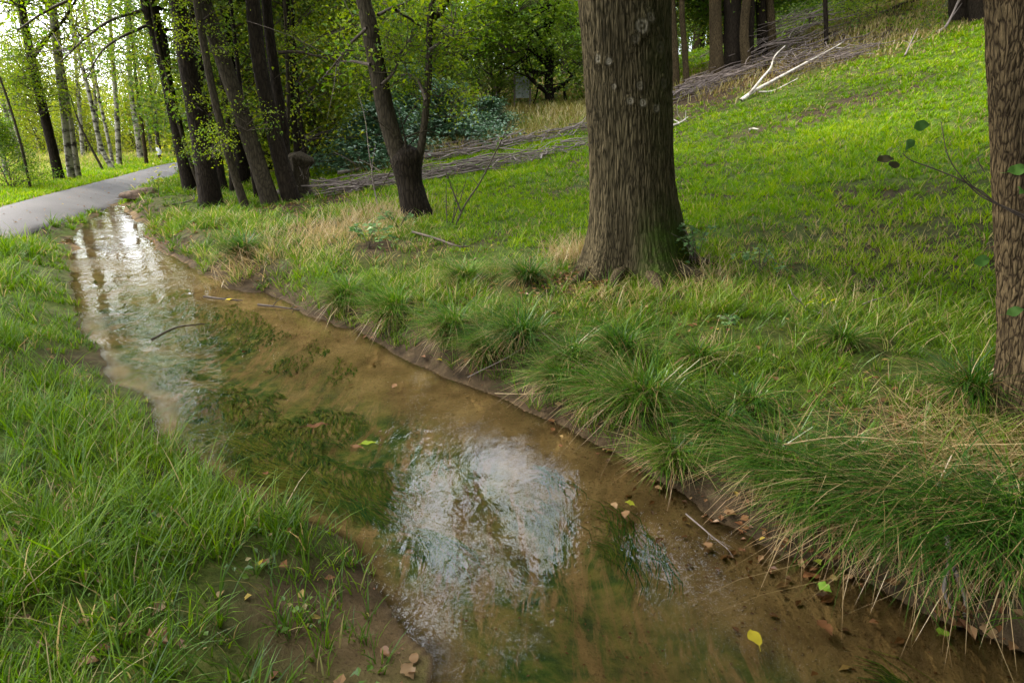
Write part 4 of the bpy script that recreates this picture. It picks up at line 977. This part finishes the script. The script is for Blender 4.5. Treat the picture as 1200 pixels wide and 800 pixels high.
# ------------------------------------------------------------------ sedge tussocks on the bank
UP = math.radians(41)                          # bank's uphill azimuth is ~UP; water lies at UP+pi
def tussock(px, py, label, size=1., n=420, over=.6, dryn=.28, seed=0, lush=.5, g=None):
    g = ground_hit(px, py) if g is None else g
    root = thing('sedge_tussock', label, 'tussock', g, 0, 'sedge tussocks along the muddy bank'); rs = R(400+seed)
    size *= 1.05
    def many(n, h0, dry, name, mat, lean, sag, tint):
        az = rs.uniform(0, 2*np.pi, n); k = rs.rand(n) < over
        az = np.where(k, UP+math.pi+rs.normal(0, .85, n), az)
        q = rs.rand(n)**.6*.085*size; a2 = rs.uniform(0, 6.28, n)
        x = np.cos(a2)*q+.02*np.cos(az); y = np.sin(a2)*q+.02*np.sin(az)
        base = np.stack([x, y, np.clip(H(g[0]+x, g[1]+y)-g[2], -.1, .1)+.03*size*(1-q/.09)], -1)
        mb = MB(); h = h0*size*rs.uniform(.55, 1.25, n)
        blades(mb, base, az, h, rs.uniform(.0034, .0064, n)*max(1, g[1]/4.5), lean*rs.uniform(.2, 1.2, n), rs.uniform(.25, .95, n), sag*rs.uniform(.3, 1.25, n), np.clip(rs.normal(tint, .3, n), 0, 1), dry(n), twist=rs.uniform(-.6, .6, n), lv=(0, .33, .68, 1.))
        return mb.obj(name, M[mat], root, smooth=False)
    many(n, .36, lambda n: (rs.rand(n) < .10)*rs.uniform(.5, 1, n), 'blades', 'sedge', .55, .75, lush)
    many(int(n*dryn*1.1), .27, lambda n: np.full(n, 1.), 'dead_skirt', 'sedge', .7, 1.2, .25)
    return root
TUS = [(462, 372, 'pale topped sedge tussock at the water, furthest upstream of the big arching ones', 1.0, .62), (530, 392, 'long trailing sedge tussock second downstream along the mud edge', .95, .5), (610, 402, 'dark fine bladed sedge tussock below the left side of the big oak', 1.0, .25),
       (570, 415, 'low sedge tussock filling the dip between two big ones, brown skirted', .75, .5), (655, 452, 'thin sedge tussock crossed by a long straw stem', .8, .5), (730, 415, 'dark upright sedge tussock up the bank below the oak foot', .8, .25),
       (752, 478, 'large fresh green sedge tussock with upright blades at mid bank', 1.15, .45), (700, 470, 'loose sedge tussock left of the large fresh one', .75, .6), (790, 545, 'short bright sedge tussock beside fallen leaves on the mud edge', .7, .75),
       (840, 512, 'dark sedge tussock set back from the mud at mid bank', .8, .25), (905, 555, 'green sedge tussock with long blades leaning over the mud', .95, .4), (955, 590, 'broad sedge tussock hanging to the mud beside a bent straw', 1.05, .4),
       (1010, 612, 'thick sedge tussock with pale bent stems in front', 1.1, .35), (1068, 622, 'deep green sedge tussock hanging beneath the straw heap', 1.2, .25), (1130, 640, 'heavy dark sedge tussock beside dead sticks at the bank foot', 1.2, .2),
       (1195, 640, 'sedge tussock cut by the right edge of the view', 1.2, .25), (1138, 468, 'dark spiky sedge tussock against the foot of the right edge oak', .9, .2), (1000, 540, 'small sedge tussock in the grass above the thick hanging ones', .6, .35),
       (985, 405, 'small sedge tussock by the dead twigs on the meadow bank', .6, .45), (405, 352, 'small sedge tussock at the water upstream of the pale topped one', .85, .6), (285, 300, 'dark sedge tussock furthest upstream, below the alder clump', 1., .25),
       (545, 330, 'tall thin bladed sedge tussock between the twin stemmed alder and the water', .75, .6), (620, 330, 'dark low sedge tussock in the grass left of the oak foot', .8, .3), (820, 425, 'faint sedge tussock in the grass right of the oak foot', .6, .4),
       (880, 480, 'ragged sedge tussock among straw at mid bank', .6, .4), (670, 425, 'brown flecked sedge tussock downhill of the oak roots', .7, .45)]
for k, (px, py, lab, s, lush) in enumerate(TUS):
    tussock(px, py, lab, s, int(520*min(1.3, s+.1)), seed=k, lush=lush, over=.62 if py > 340 else .4)

# ------------------------------------------------------------------ tufts of straw
def straw_tuft(px, py, label, n, spread, h, lean, sag, seed, az0=None, curl=.4, w=.004):
    g = ground_hit(px, py); rs = R(500+seed); a = rs.normal(0, spread/2, (n, 2))
    base = np.stack([a[:, 0], a[:, 1], H(g[0]+a[:, 0], g[1]+a[:, 1])-g[2]], -1)
    az = rs.uniform(0, 6.28, n) if az0 is None else az0+rs.normal(0, .9, n)
    mb = MB(); blades(mb, base, az, h*rs.uniform(.4, 1.3, n), w*rs.uniform(.6, 1.2, n), lean*rs.uniform(.2, 1.4, n), curl*rs.uniform(.2, 1.6, n), sag*rs.uniform(0, 1.3, n), rs.rand(n), 0, twist=rs.uniform(-1, 1, n))
    o = mb.obj('straw_tuft', M['straw'], smooth=False, loc=g)
    if spread >= .35: o.name = 'dead_grass'; o['kind'] = 'stuff'
    return tag(o, label, 'straw', 'tufts of dead grass')
straw_tuft(1150, 545, 'big heap of bleached dead grass draped over the bank below the right edge oak', 420, .42, .34, .9, .9, 1, UP+math.pi, .8)
straw_tuft(1060, 560, 'loose bleached straw lying over the hanging tussocks', 150, .36, .36, 1.1, .8, 2, UP+math.pi*.9, .7)
straw_tuft(400, 275, 'wide patch of fawn dead grass left of the twin stemmed alder', 900, .9, .24, .35, .25, 3, w=.006)
straw_tuft(445, 252, 'fawn dead grass round the foot of the twin stemmed alder', 500, .7, .24, .35, .2, 4, w=.006)
straw_tuft(672, 305, 'straw coloured tuft against the left foot of the big oak', 300, .30, .30, .4, .35, 5, w=.0045)
straw_tuft(835, 330, 'curled dead stems beside the bramble right of the oak foot', 160, .30, .24, .6, .6, 6, w=.0045)
straw_tuft(290, 318, 'pale dead grass arching over the water by the alder clump', 260, .40, .30, .7, .7, 7, UP+math.pi, .6, w=.0055)
straw_tuft(830, 405, 'small pale looped tuft of dead grass on the open bank', 36, .12, .17, .4, .7, 8, w=.003)
straw_tuft(1040, 345, 'flattened dead grass in the meadow left of the right edge oak', 90, .35, .12, .9, .5, 9, w=.0045)
straw_tuft(960, 285, 'thin yellowed grass on the bare sunny patch of the meadow', 300, .9, .08, .6, .4, 10, w=.005)

# ------------------------------------------------------------------ fallen leaves, each its own
def leaf_mesh(seed, lobes, L):
    rs = R(seed); n = 22; t = np.linspace(0, 1, n//2+1)
    w = .34*np.sin(np.pi*t**.85)*(1+.22*np.cos(t*lobes*2*np.pi)) if lobes else .30*np.sin(np.pi*t**.8)
    cr = rs.uniform(-.35, .35); mb = MB()
    mid = np.stack([t-.5, .05*np.sin(t*4+seed), .10*np.sin(np.pi*t)*rs.uniform(-.3, 1)+cr*.15*t], -1)
    ups = mid+np.stack([0*t, w, .28*w*rs.uniform(-.2, 1.2)+.05*np.sin(t*11)], -1); dn = mid+np.stack([0*t, -w, .28*w*rs.uniform(-.2, 1.2)+.05*np.sin(t*9+2)], -1)
    m = len(t); V = np.concatenate([mid, ups, dn])*L; i = np.arange(m-1)
    mb.add(V, np.concatenate([np.stack([i, i+1, m+i+1, m+i], -1), np.stack([2*m+i, 2*m+i+1, i+1, i], -1)]))
    s = np.array([[-.5, 0, 0], [-.62, .02, .01], [-.78, .06, .0]])*L; tube(mb, spline(s, 5), .012*L, 4)
    return mb
def fallen(px, py, L, tint, label, seed, group=None, lift=.012, flip=1.):
    g = ground_hit(px, py)
    if g[2] < 0: g = np.array([g[0], g[1], 0.]) ; d = pdir(px, py); tt = CAMZ/-d[2]; g = np.array([d[0]*tt, d[1]*tt, 0.004]); lift = .003
    mb = leaf_mesh(seed, (0, 4, 3, 0)[seed % 4], L); me_t = np.concatenate(mb.A)*0+tint; mb.A = [me_t]
    o = mb.obj('fallen_leaf', M['fallen'], loc=(g[0], g[1], g[2]+lift)); rs = R(seed)
    o.rotation_euler = (rs.normal(0, .15), rs.normal(0, .15), rs.uniform(0, 6.28)); return tag(o, label, 'leaf', group)
FL = [(430, 521, .10, .95, 'green and brown leaf floating by itself in mid stream'), (418, 524, .08, .42, 'tan leaf touching the green and brown one in mid stream'), (884, 748, .075, .82, 'yellow lobed leaf lying under the water near the bottom'),
      (966, 737, .07, .2, 'red brown leaf lying in the shallows right of the yellow one'), (966, 690, .055, 1., 'bright green round leaf at the mud edge'), (1045, 687, .075, .33, 'rust brown curled leaf alone on the open mud'),
      (950, 676, .085, .28, 'narrow brown leaf above the bright green round one'), (1157, 743, .07, .58, 'pale tan leaf standing at the bank foot, nearest the right corner'), (478, 792, .06, .55, 'big tan leaf on the near left mud, closest to the bottom edge'),
      (486, 774, .05, .50, 'smaller tan leaf just above the big one on the near left mud'), (452, 768, .05, .4, 'brown curled leaf on the near left mud'), (733, 603, .055, .5, 'pair forming tan leaf on the mud below mid bank'), (738, 591, .045, .9, 'green leaf tip on the mud below mid bank'),
      (720, 594, .05, .58, 'cream leaf on the mud below mid bank'), (683, 492, .06, .62, 'pale leaf leaning on the sedge at the mud edge'), (702, 504, .045, .45, 'orange leaf near the pale leaning one at the mud edge'), (958, 660, .05, .95, 'small green leaf hidden under the sedge edge'),
      (995, 652, .05, .3, 'brown leaf stuck in the sedge edge'), (1103, 742, .065, .98, 'slim green leaf in the dark mud near the right corner'), (372, 500, .13, .02, 'dark brown sodden leaf clump breaking the surface'), (462, 453, .05, .42, 'small tan leaf on the upstream mud'),
      (515, 425, .05, .75, 'yellow speckled leaf at the foot of the tussocks'), (268, 352, .07, .8, 'yellow leaf caught on a twig in the upstream shallows'), (185, 750, .09, .33, 'rust coloured leaf deep in the near left grass'), (104, 780, .06, .4, 'orange leaf low in the near left grass'),
      (155, 742, .05, .33, 'brown leaf in the left grass beside the rust coloured one'), (700, 416, .05, .45, 'brown orange leaf in the bank grass'), (830, 640, .05, .5, 'tan leaf on mud by the thin dead branch'), (855, 607, .055, .52, 'tan curled leaf under the sedge by the thin dead branch')]
for k, (px, py, L, tint, lab) in enumerate(FL): fallen(px, py, L, tint, lab, 10+k)
rs = R(600)
for k in range(46):
    px, py = rs.uniform(640, 1150), 0; py = 496+(px-640)*.47+rs.normal(0, 14)
    fallen(px, py, rs.uniform(.03, .05), rs.uniform(0, .7), 'small brown leaf lying on the wet mud along the right bank', 60+k, 'small leaves along the right mud edge')
for k in range(26):
    fallen(rs.uniform(10, 330), rs.uniform(520, 790), rs.uniform(.035, .06), rs.uniform(.1, .65), 'small brown leaf sunk among the long grass left of the stream', 120+k, 'small leaves in the left grass')

# ------------------------------------------------------------------ sticks and dead branches
def stick(name, label, pxs, r, mat='dead_wood', tint=.5, twigs=0, seed=0, lift=.02, cat='stick', group=None, segs=6, rise=None):
    W = []
    for k, (x, y) in enumerate(pxs):
        g = ground_hit(x, y); g[2] = max(g[2], 0)+lift+(rise[k] if rise else 0); W.append(g)
    W = np.array(W); S = spline(W-W[0], 16); mb = MB(); rs = R(seed); tube(mb, S, np.linspace(r, r*.4, 16), segs, 0, tint, rough=.12, seed=seed)
    for k in range(twigs):
        i = rs.randint(3, 14); e = S[i]+(S[min(i+3, 15)]-S[i])*.6+rs.normal(0, 1, 3)*[r*9, r*9, r*5]
        tube(mb, spline([S[i], (S[i]*.5+e*.5)+rs.normal(0, r, 3), e], 5), np.linspace(r*.45, r*.15, 5), 4, 0, tint)
    o = mb.obj(name, M[mat], loc=W[0]); return tag(o, label, cat, group)
stick('dead_branch', 'thin forked dead branch lying on the mud before the sedge', [(803, 612), (822, 630), (838, 645), (852, 656)], .0045, 'dead_wood', .35, 4, 1)
stick('dead_stick', 'long straight straw pale stick propped across the bank grass at mid bank', [(548, 458), (600, 430), (640, 402)], .004, 'dead_wood', .4, 0, 2, .08)
stick('dead_stick', 'pale thin stem slanting down the bank between two tussocks', [(636, 404), (672, 436), (710, 462)], .004, 'dead_wood', .3, 0, 3, .08)
stick('dead_stick', 'pale stem lying at the mud line below the oak', [(580, 466), (620, 466), (655, 464)], .003, 'straw', .6, 0, 4, .02)
stick('dead_stick', 'bent straw pale stem across the hanging tussocks', [(925, 610), (955, 580), (1000, 573), (1038, 580)], .005, 'straw', .8, 0, 5, .16)
stick('dead_stick', 'long pale stem crossing above the hanging tussocks', [(910, 571), (975, 567), (1040, 572), (1085, 576)], .0035, 'straw', .7, 0, 6, .2)
stick('waterlogged_twig', 'dark twig in the upstream shallows carrying a yellow leaf', [(240, 355), (262, 358), (285, 357)], .012, 'twig', .2, 2, 7, .004)
stick('waterlogged_twig', 'dark twig beneath the alder bank at the waterline', [(303, 363), (325, 364), (352, 364)], .012, 'twig', .2, 3, 8, .004)
stick('waterlogged_twig', 'thin twig drifting in mid stream with scraps of leaf', [(180, 412), (210, 403), (243, 399)], .008, 'twig', .2, 3, 9, .004)
stick('dead_branch', 'brown crooked branch lying in the grass before the big oak', [(484, 279), (510, 287), (536, 297), (552, 297)], .014, 'twig', .3, 5, 10, .07)
stick('dead_branch', 'small grey branch lying by the foot of the thick alder', [(202, 243), (215, 241), (228, 236), (236, 228)], .015, 'dead_wood', .2, 4, 11, .05)
stick('dead_stick', 'pale stem leaning over the soil heap beside the path', [(155, 225), (163, 232), (170, 240)], .012, 'straw', .5, 0, 12, .04, rise=(.12, .06, 0))
stick('dead_stick', 'short white stick lying alone in the meadow', [(877, 156), (882, 154), (889, 155)], .025, 'white_wood', .8, 0, 13, .05)
stick('dead_stick', 'short brown stick in the grass right of the oak seedling', [(1008, 370), (1022, 364), (1036, 361)], .007, 'dead_wood', .5, 0, 14, .07)
# dead sticks hanging at the foot of the bank on the right
g = ground_hit(1128, 700); mb = MB()
for q in ([(1110, 628), (1112, 660), (1106, 690), (1114, 712)], [(1111, 650), (1122, 675), (1131, 700), (1130, 722)], [(1128, 710), (1150, 712), (1180, 718)]):
    P = np.array([at_y(x, y, g[1]-.02*k) for k, (x, y) in enumerate(q)])-g; tube(mb, spline(P, 10), np.linspace(.009, .005, 10), 6, 0, .6, rough=.2)
tag(mb.obj('dead_branch', M['dead_wood'], loc=g), 'forked pale dead branch standing against the hanging sedge near the right corner', 'branch')
# white dead birch branch on the slope
W = [ground_hit(*p) for p in ((872, 119), (905, 100), (935, 84), (960, 70), (990, 60))]; g = W[0]
def over(pxs, z): return np.array([ground_hit(x, y)-g+[0, 0, q] for (x, y), q in zip(pxs, z)])
mb = MB(); yb = g[1]
main = over([(868, 120), (882, 113), (905, 103), (930, 91), (950, 81), (975, 69), (990, 61)], (.03, .10, .16, .2, .22, .25, .3))
tube(mb, spline(main, 30), np.linspace(.05, .012, 30), 8, 0, rough=.12)
root = mb.obj('fallen_birch_branch', M['white_wood'], loc=g); tag(root, 'long bleached white birch branch lying on the slope below the trees', 'branch')
for k, q in enumerate(([(868, 119), (880, 108), (893, 92), (903, 80), (908, 66), (920, 54)], [(903, 80), (915, 72), (928, 58)], [(955, 75), (975, 66), (985, 68)], [(975, 64), (995, 56), (1018, 52)], [(888, 116), (905, 107), (920, 100), (935, 92)])):
    P = np.array([ground_hit(*q[0])-g+[0, 0, .15 if k else .03]]+[at_y(x, y, ground_hit(*q[0])[1]+.12*i)-g for i, (x, y) in enumerate(q[1:], 1)]); mb = MB(); tube(mb, spline(P, 16), np.linspace(.042 if k == 0 else .026, .010, 16), 6, 0); mb.obj('side_branch', M['white_wood'], root)
# dark twiggy pile behind it and brown brash
def brash(name, label, pxs, n, L, thick, seed, height=.16, spread=.22, tint=(.1, .7), mat='dead_wood', along=.25, cat='brush pile'):
    P = spline(np.array([ground_hit(*p) for p in pxs]), 200); g = P[0].copy(); rs = R(700+seed); mb = MB(); T = np.gradient(P, axis=0)
    for k in range(n):
        i = rs.randint(0, 200); t = T[i]/np.linalg.norm(T[i]); a = math.atan2(t[1], t[0])+rs.normal(0, along); l = L*rs.uniform(.4, 1.2)
        c = P[i]+np.array([rs.normal(0, spread), rs.normal(0, spread), 0]); d = np.array([math.cos(a), math.sin(a), 0])*l/2
        pts = []
        for f in (-1, -.3, .4, 1):
            q = c+d*f; q[2] = float(H(q[0], q[1])); pts.append(q)
        z = height*rs.rand()**1.5; pts = np.array(pts)+[0, 0, .02+z]; pts[:, 2] = pts[:, 2]*.5+(pts[0, 2]+(pts[-1, 2]-pts[0, 2])*np.linspace(0, 1, 4))*.5
        pts[1:3] += rs.normal(0, .03*l, (2, 3)); pts[-1, 2] += rs.rand()*.1*l
        r = thick*rs.uniform(.35, 1.2); tube(mb, spline(pts-g, 7), np.linspace(r, r*.4, 7), 5, 0, rs.uniform(*tint))
    o = mb.obj(name, M[mat], loc=g); return tag(o, label, cat, kind='stuff')
brash('brash_row', 'long low row of cut branches laid across the meadow behind the twin stemmed alder', [(362, 226), (440, 219), (500, 209), (560, 200), (620, 190), (700, 170)], 210, 1.3, .015, 1, .20, .17, along=.62)
brash('brash_row', 'shorter row of cut brown branches behind the long one', [(505, 187), (545, 183), (590, 173), (630, 166), (690, 152)], 130, 1.2, .016, 2, .22, .24, along=.65)
brash('brash_row', 'brown brash heap below the trunks on the slope top', [(785, 118), (810, 108), (840, 97), (865, 92)], 220, 1.1, .022, 3, .25, .4, (.05, .4))
brash('brash_row', 'dark twiggy brash behind the white dead branch', [(890, 82), (930, 78), (965, 72), (1010, 66)], 150, 1.3, .016, 4, .35, .5, (.05, .35), along=1.)
brash('brash_row', 'grey dead twigs piled under the trunks left of the white dead branch', [(880, 74), (900, 66), (930, 55)], 160, 2., .016, 5, 1.0, .6, (.1, .5), along=1.0)
stick('dead_branch', 'twiggy branch lying beside the massive oak on the right', [(788, 150), (798, 146), (806, 140)], .03, 'white_wood', .6, 6, 21, .05)
stick('dead_branch', 'long brown hanging branch dropped on the brow from the squat trunk', [(1096, 42), (1110, 34), (1124, 26)], .04, 'dead_wood', .6, 3, 22, .05, rise=(0, .1, .9))
stick('dead_branch', 'thin crooked twig standing in the slope right of the white dead branch', [(1060, 68), (1066, 60), (1072, 52)], .02, 'dead_wood', .5, 2, 23, .05, rise=(0, .15, .3))
stick('dead_stick', 'pale logs lying at the left end of the brash row', [(396, 207), (420, 203), (440, 197), (455, 195)], .045, 'dead_wood', .85, 2, 24, .08)

# ------------------------------------------------------------------ saplings, seedlings, brambles
def shoots(name, label, px, py, stems, mat='twig', leaf=None, L=.05, nl=10, r=.006, seed=0, cat='sapling', group=None):
    g = ground_hit(px, py); root = thing(name, label, cat, g, 0, group); rs = R(800+seed); y0 = g[1]; ml = MB()
    for k, q in enumerate(stems):
        P = np.array([g-[0, 0, .05] if i == 0 and k == 0 else at_y(x, y, y0+.06*math.sin(i*2+k)) for i, (x, y) in enumerate(q)])-g
        if k == 0: P[0] = [0, 0, -.05]
        S = spline(P, 14); mb = MB(); tube(mb, S, np.linspace(r, r*.35, 14), 6, 0, .6, rough=.1, seed=k)
        for j in range(4):
            i = rs.randint(5, 13); e = S[i]+rs.normal(0, 1, 3)*np.linalg.norm(S[-1]-S[0])*.08; tube(mb, spline([S[i], e], 3), np.linspace(r*.4, r*.2, 3), 4, 0, .6)
        mb.obj('stem', M[mat], root)
        if leaf:
            i = np.clip((rs.rand(nl)**.6*14).astype(int), 3, 13); leaves(ml, S[i]+rs.normal(0, L*.5, (nl, 3)), .4, L, rs, 0, rs.rand(nl))
    if leaf: ml.obj('leaves', M[leaf], root, smooth=False)
    return root
shoots('bare_sapling', 'bare dark sapling leaning right, in the grass between twin stemmed alder and oak', 530, 268, [[(530, 268), (545, 240), (562, 215), (580, 180), (590, 160), (597, 142)], [(540, 248), (530, 222), (522, 200)]], 'twig', 'alder_leaf', .06, 6, .012, 1)
shoots('bare_sapling', 'thin upright bare shoots left of the dark leaning sapling', 524, 265, [[(524, 265), (523, 235), (523, 212)], [(530, 262), (534, 235), (536, 215)], [(531, 258), (540, 232), (548, 205)]], 'twig', 'alder_leaf', .05, 7, .008, 2)
shoots('bare_sapling', 'thin grey sapling in dead grass between stump and twin stemmed alder', 444, 250, [[(444, 250), (438, 215), (432, 175), (428, 140), (420, 110)], [(440, 230), (436, 200), (440, 170)]], 'dead_wood', 'wood_leaf', .06, 10, .009, 3)
shoots('oak_seedling', 'tiny oak seedling with yellow green leaves among dead twigs on the bank', 966, 384, [[(966, 384), (964, 366), (963, 344)]], 'dead_wood', 'yellow_leaf', .045, 14, .005, 4, 'seedling')
shoots('dead_twig', 'leaning dead twig beside the tiny oak seedling', 952, 376, [[(952, 376), (943, 360), (930, 346), (924, 333)], [(952, 385), (958, 376), (962, 373)]], 'dead_wood', None, r=.006, seed=5, cat='twig')
shoots('dead_twig', 'short slanting dead twig right of the tiny oak seedling', 986, 378, [[(986, 378), (992, 370), (996, 362)]], 'dead_wood', None, r=.005, seed=6, cat='twig')
def bramble(px, py, label, n, spread, h, L, seed, leaf='bramble_leaf'):
    g = ground_hit(px, py); root = thing('bramble', label, 'bramble', g); rs = R(850+seed); mb = MB(); ml = MB()
    for k in range(n):
        a = rs.uniform(0, 6.28); l = spread*rs.uniform(.5, 1.2); e = np.array([math.cos(a)*l, math.sin(a)*l, h*rs.uniform(.2, 1.1)])
        S = spline([np.zeros(3), e*[.45, .45, 0]+[0, 0, h*rs.uniform(.7, 1.2)], e], 12); tube(mb, S, np.linspace(.004, .002, 12), 5, 0, .4)
        i = rs.randint(4, 12, 5); c = np.repeat(S[i], 3, 0); leaves(ml, c+rs.normal(0, L*.3, c.shape), .55, L, rs, 0, rs.rand(len(c)), ratio=.75)
    mb.obj('stems', M['twig'], root); ml.obj('leaves', M[leaf], root, smooth=False); return root
bramble(815, 318, 'grey green leafy bramble at the right foot of the massive oak', 9, .30, .32, .05, 1)
bramble(890, 320, 'small pale leafed bramble in the grass right of the oak', 5, .22, .16, .045, 2)
bramble(432, 292, 'bright green bramble spray in the dead grass above the water', 6, .42, .20, .07, 3)
bramble(468, 270, 'low bramble spray close to the foot of the twin stemmed alder', 5, .35, .18, .06, 4)
bramble(186, 232, 'small yellow green leafy shoot before the outermost alder', 4, .22, .4, .07, 5, 'yellow_leaf')
bramble(862, 382, 'tiny pale leafed weed lying flat in the bank grass', 3, .10, .04, .035, 6)
bramble(805, 537, 'small bright leafed weed at the mud edge below the bank', 3, .08, .06, .035, 7)
# soil clod torn from the verge
g = ground_hit(167, 229); root = thing('soil_clod', 'torn clod of bare brown soil in the verge between path and alders', 'soil clod', g)
rs = R(5); th = np.linspace(0, 2*np.pi, 28, endpoint=False); ph = np.linspace(0, np.pi/2, 10)
TH, PH = np.meshgrid(th, ph); x, y, z = np.cos(TH)*np.cos(PH), np.sin(TH)*np.cos(PH), np.sin(PH)
q = 1+.45*fbm(x*2.2, y*2.2, z*2.2, o=4, seed=9); V = np.stack([x*q*.42, y*q*.3, z*q*.2-.05], -1).reshape(-1, 3)
i = np.arange(9)[:, None]*28; j = np.arange(28)[None]; k2 = (j+1) % 28
t = NT('bare_soil'); M['soil'] = t.out(t.bsdf(t.ramp(t.noise(t.mapping(), 14, 5, .7), [(.3, (.03, .018, .01)), (.7, (.12, .075, .045))]), .95, t.bump(t.noise(t.mapping(), 25, 4), .8, .03)))
mb = MB(); mb.add(V, np.stack([i+j, i+k2, i+28+k2, i+28+j], -1).reshape(-1, 4)); mb.obj('clod', M['soil'], root)
# leaf-bearing shoots reaching in from the right edge, rooted just outside the view
yb = 1.95; g = np.array([1.95, 1.95, float(H(1.95, 1.95))])
root = thing('hazel_shoot', 'thin arching hazel shoots with few ragged leaves, in front of the right edge oak', 'sapling', g)
def W2(x, y, d=0.): return at_y(x, y, yb+d)-g
for q in ([None, (1330, 400), (1262, 290), (1200, 256), (1166, 237), (1130, 213), (1095, 198), (1068, 188), (1058, 180)], [(1330, 400), (1270, 310), (1215, 262), (1185, 246), (1150, 230), (1125, 205), (1110, 180), (1103, 143)],
          [(1166, 237), (1152, 225), (1140, 218), (1129, 206)], [(1154, 202), (1148, 192), (1146, 184)]):
    P = np.array([np.array([0, 0, -.1]) if p is None else W2(*p) for p in q]); mb = MB(); tube(mb, spline(P, 30), np.linspace(.0034 if len(q) > 5 else .0018, .0013, 30), 6, 0, .4); mb.obj('stem', M['twig'], root)
rs = R(9)
for k, (x, y, L, tint, dry, rot) in enumerate(((1080, 148, .066, .3, 0, .2), (1066, 170, .05, .2, 0, 1.6), (1038, 187, .062, .1, .8, .1), (1048, 193, .05, .1, .8, .3), (1192, 199, .075, .6, 0, .1), (1150, 306, .07, .5, 0, .2), (1190, 365, .07, .35, .1, 0), (1138, 196, .03, .6, 0, .5), (1196, 224, .05, .5, 0, 1.))):
    mb = leaf_mesh(200+k, 0, L*.8); mb.A = [np.full(mb.n, tint)]; mb.B = [np.full(mb.n, dry)]
    o = mb.obj('leaf', M['hazel_leaf'], root, loc=W2(x, y)); o.rotation_euler = (.9+rs.normal(0, .2), rot*.6-.3, rot)

# ------------------------------------------------------------------ grass last: the trunks are known now
grow_all_grass(); litter(); weeds()

# ------------------------------------------------------------------ light
w = bpy.data.worlds.new('World'); SC.world = w; w.use_nodes = True; nt = w.node_tree
SUN_AZ, SUN_EL = math.radians(-62), math.radians(40)      # from the left and a little ahead
sky = nt.nodes.new('ShaderNodeTexSky'); sky.sky_type = 'NISHITA'; sky.sun_disc = False
sky.sun_elevation = SUN_EL; sky.sun_rotation = SUN_AZ; sky.dust_density = 3.; sky.air_density = 1.; sky.ozone_density = 1.
bg = nt.nodes['Background']; bg.inputs[1].default_value = .15
tc = nt.nodes.new('ShaderNodeTexCoord'); nz = nt.nodes.new('ShaderNodeTexNoise'); nz.inputs['Scale'].default_value = 2.2; nz.inputs['Detail'].default_value = 5
nt.links.new(tc.outputs['Generated'], nz.inputs['Vector'])
rp = nt.nodes.new('ShaderNodeValToRGB'); rp.color_ramp.elements[0].position = .28; rp.color_ramp.elements[1].position = .58; nt.links.new(nz.outputs['Fac'], rp.inputs[0])
mx = nt.nodes.new('ShaderNodeMix'); mx.data_type = 'RGBA'; nt.links.new(rp.outputs[0], mx.inputs[0]); nt.links.new(sky.outputs[0], mx.inputs[6]); mx.inputs[7].default_value = (14.6, 15.4, 16.6, 1)
# thin cloud is brighter towards the sun than away from it
vd = nt.nodes.new('ShaderNodeVectorMath'); vd.operation = 'DOT_PRODUCT'; nt.links.new(tc.outputs['Generated'], vd.inputs[0])
vd.inputs[1].default_value = (math.sin(SUN_AZ)*math.cos(SUN_EL), math.cos(SUN_AZ)*math.cos(SUN_EL), math.sin(SUN_EL))
mr = nt.nodes.new('ShaderNodeMapRange'); mr.inputs['From Min'].default_value = -.3; mr.inputs['From Max'].default_value = .8; mr.inputs['To Min'].default_value = .32; mr.inputs['To Max'].default_value = 2.0
nt.links.new(vd.outputs['Value'], mr.inputs['Value'])
sc_ = nt.nodes.new('ShaderNodeVectorMath'); sc_.operation = 'SCALE'; nt.links.new(mx.outputs[2], sc_.inputs[0]); nt.links.new(mr.outputs[0], sc_.inputs['Scale'])
nt.links.new(sc_.outputs[0], bg.inputs[0])
sd = Vector((math.sin(SUN_AZ)*math.cos(SUN_EL), math.cos(SUN_AZ)*math.cos(SUN_EL), math.sin(SUN_EL)))
sl = bpy.data.lights.new('sun', 'SUN'); sl.energy = 3.2; sl.angle = math.radians(2); sl.color = (1, .93, .80)
so = bpy.data.objects.new('sun', sl); COL.objects.link(so); so.rotation_euler = sd.to_track_quat('Z', 'Y').to_euler()
vs = SC.view_settings; vs.view_transform = 'Standard'; vs.look = 'None'; vs.exposure = 1.05; vs.gamma = 1; vs.use_curve_mapping = False
SC.cycles.use_denoising = True; SC.cycles.max_bounces = 8; SC.cycles.transparent_max_bounces = 12; SC.cycles.diffuse_bounces = 4; SC.cycles.glossy_bounces = 3
SC.cycles.caustics_reflective = False; SC.cycles.caustics_refractive = False
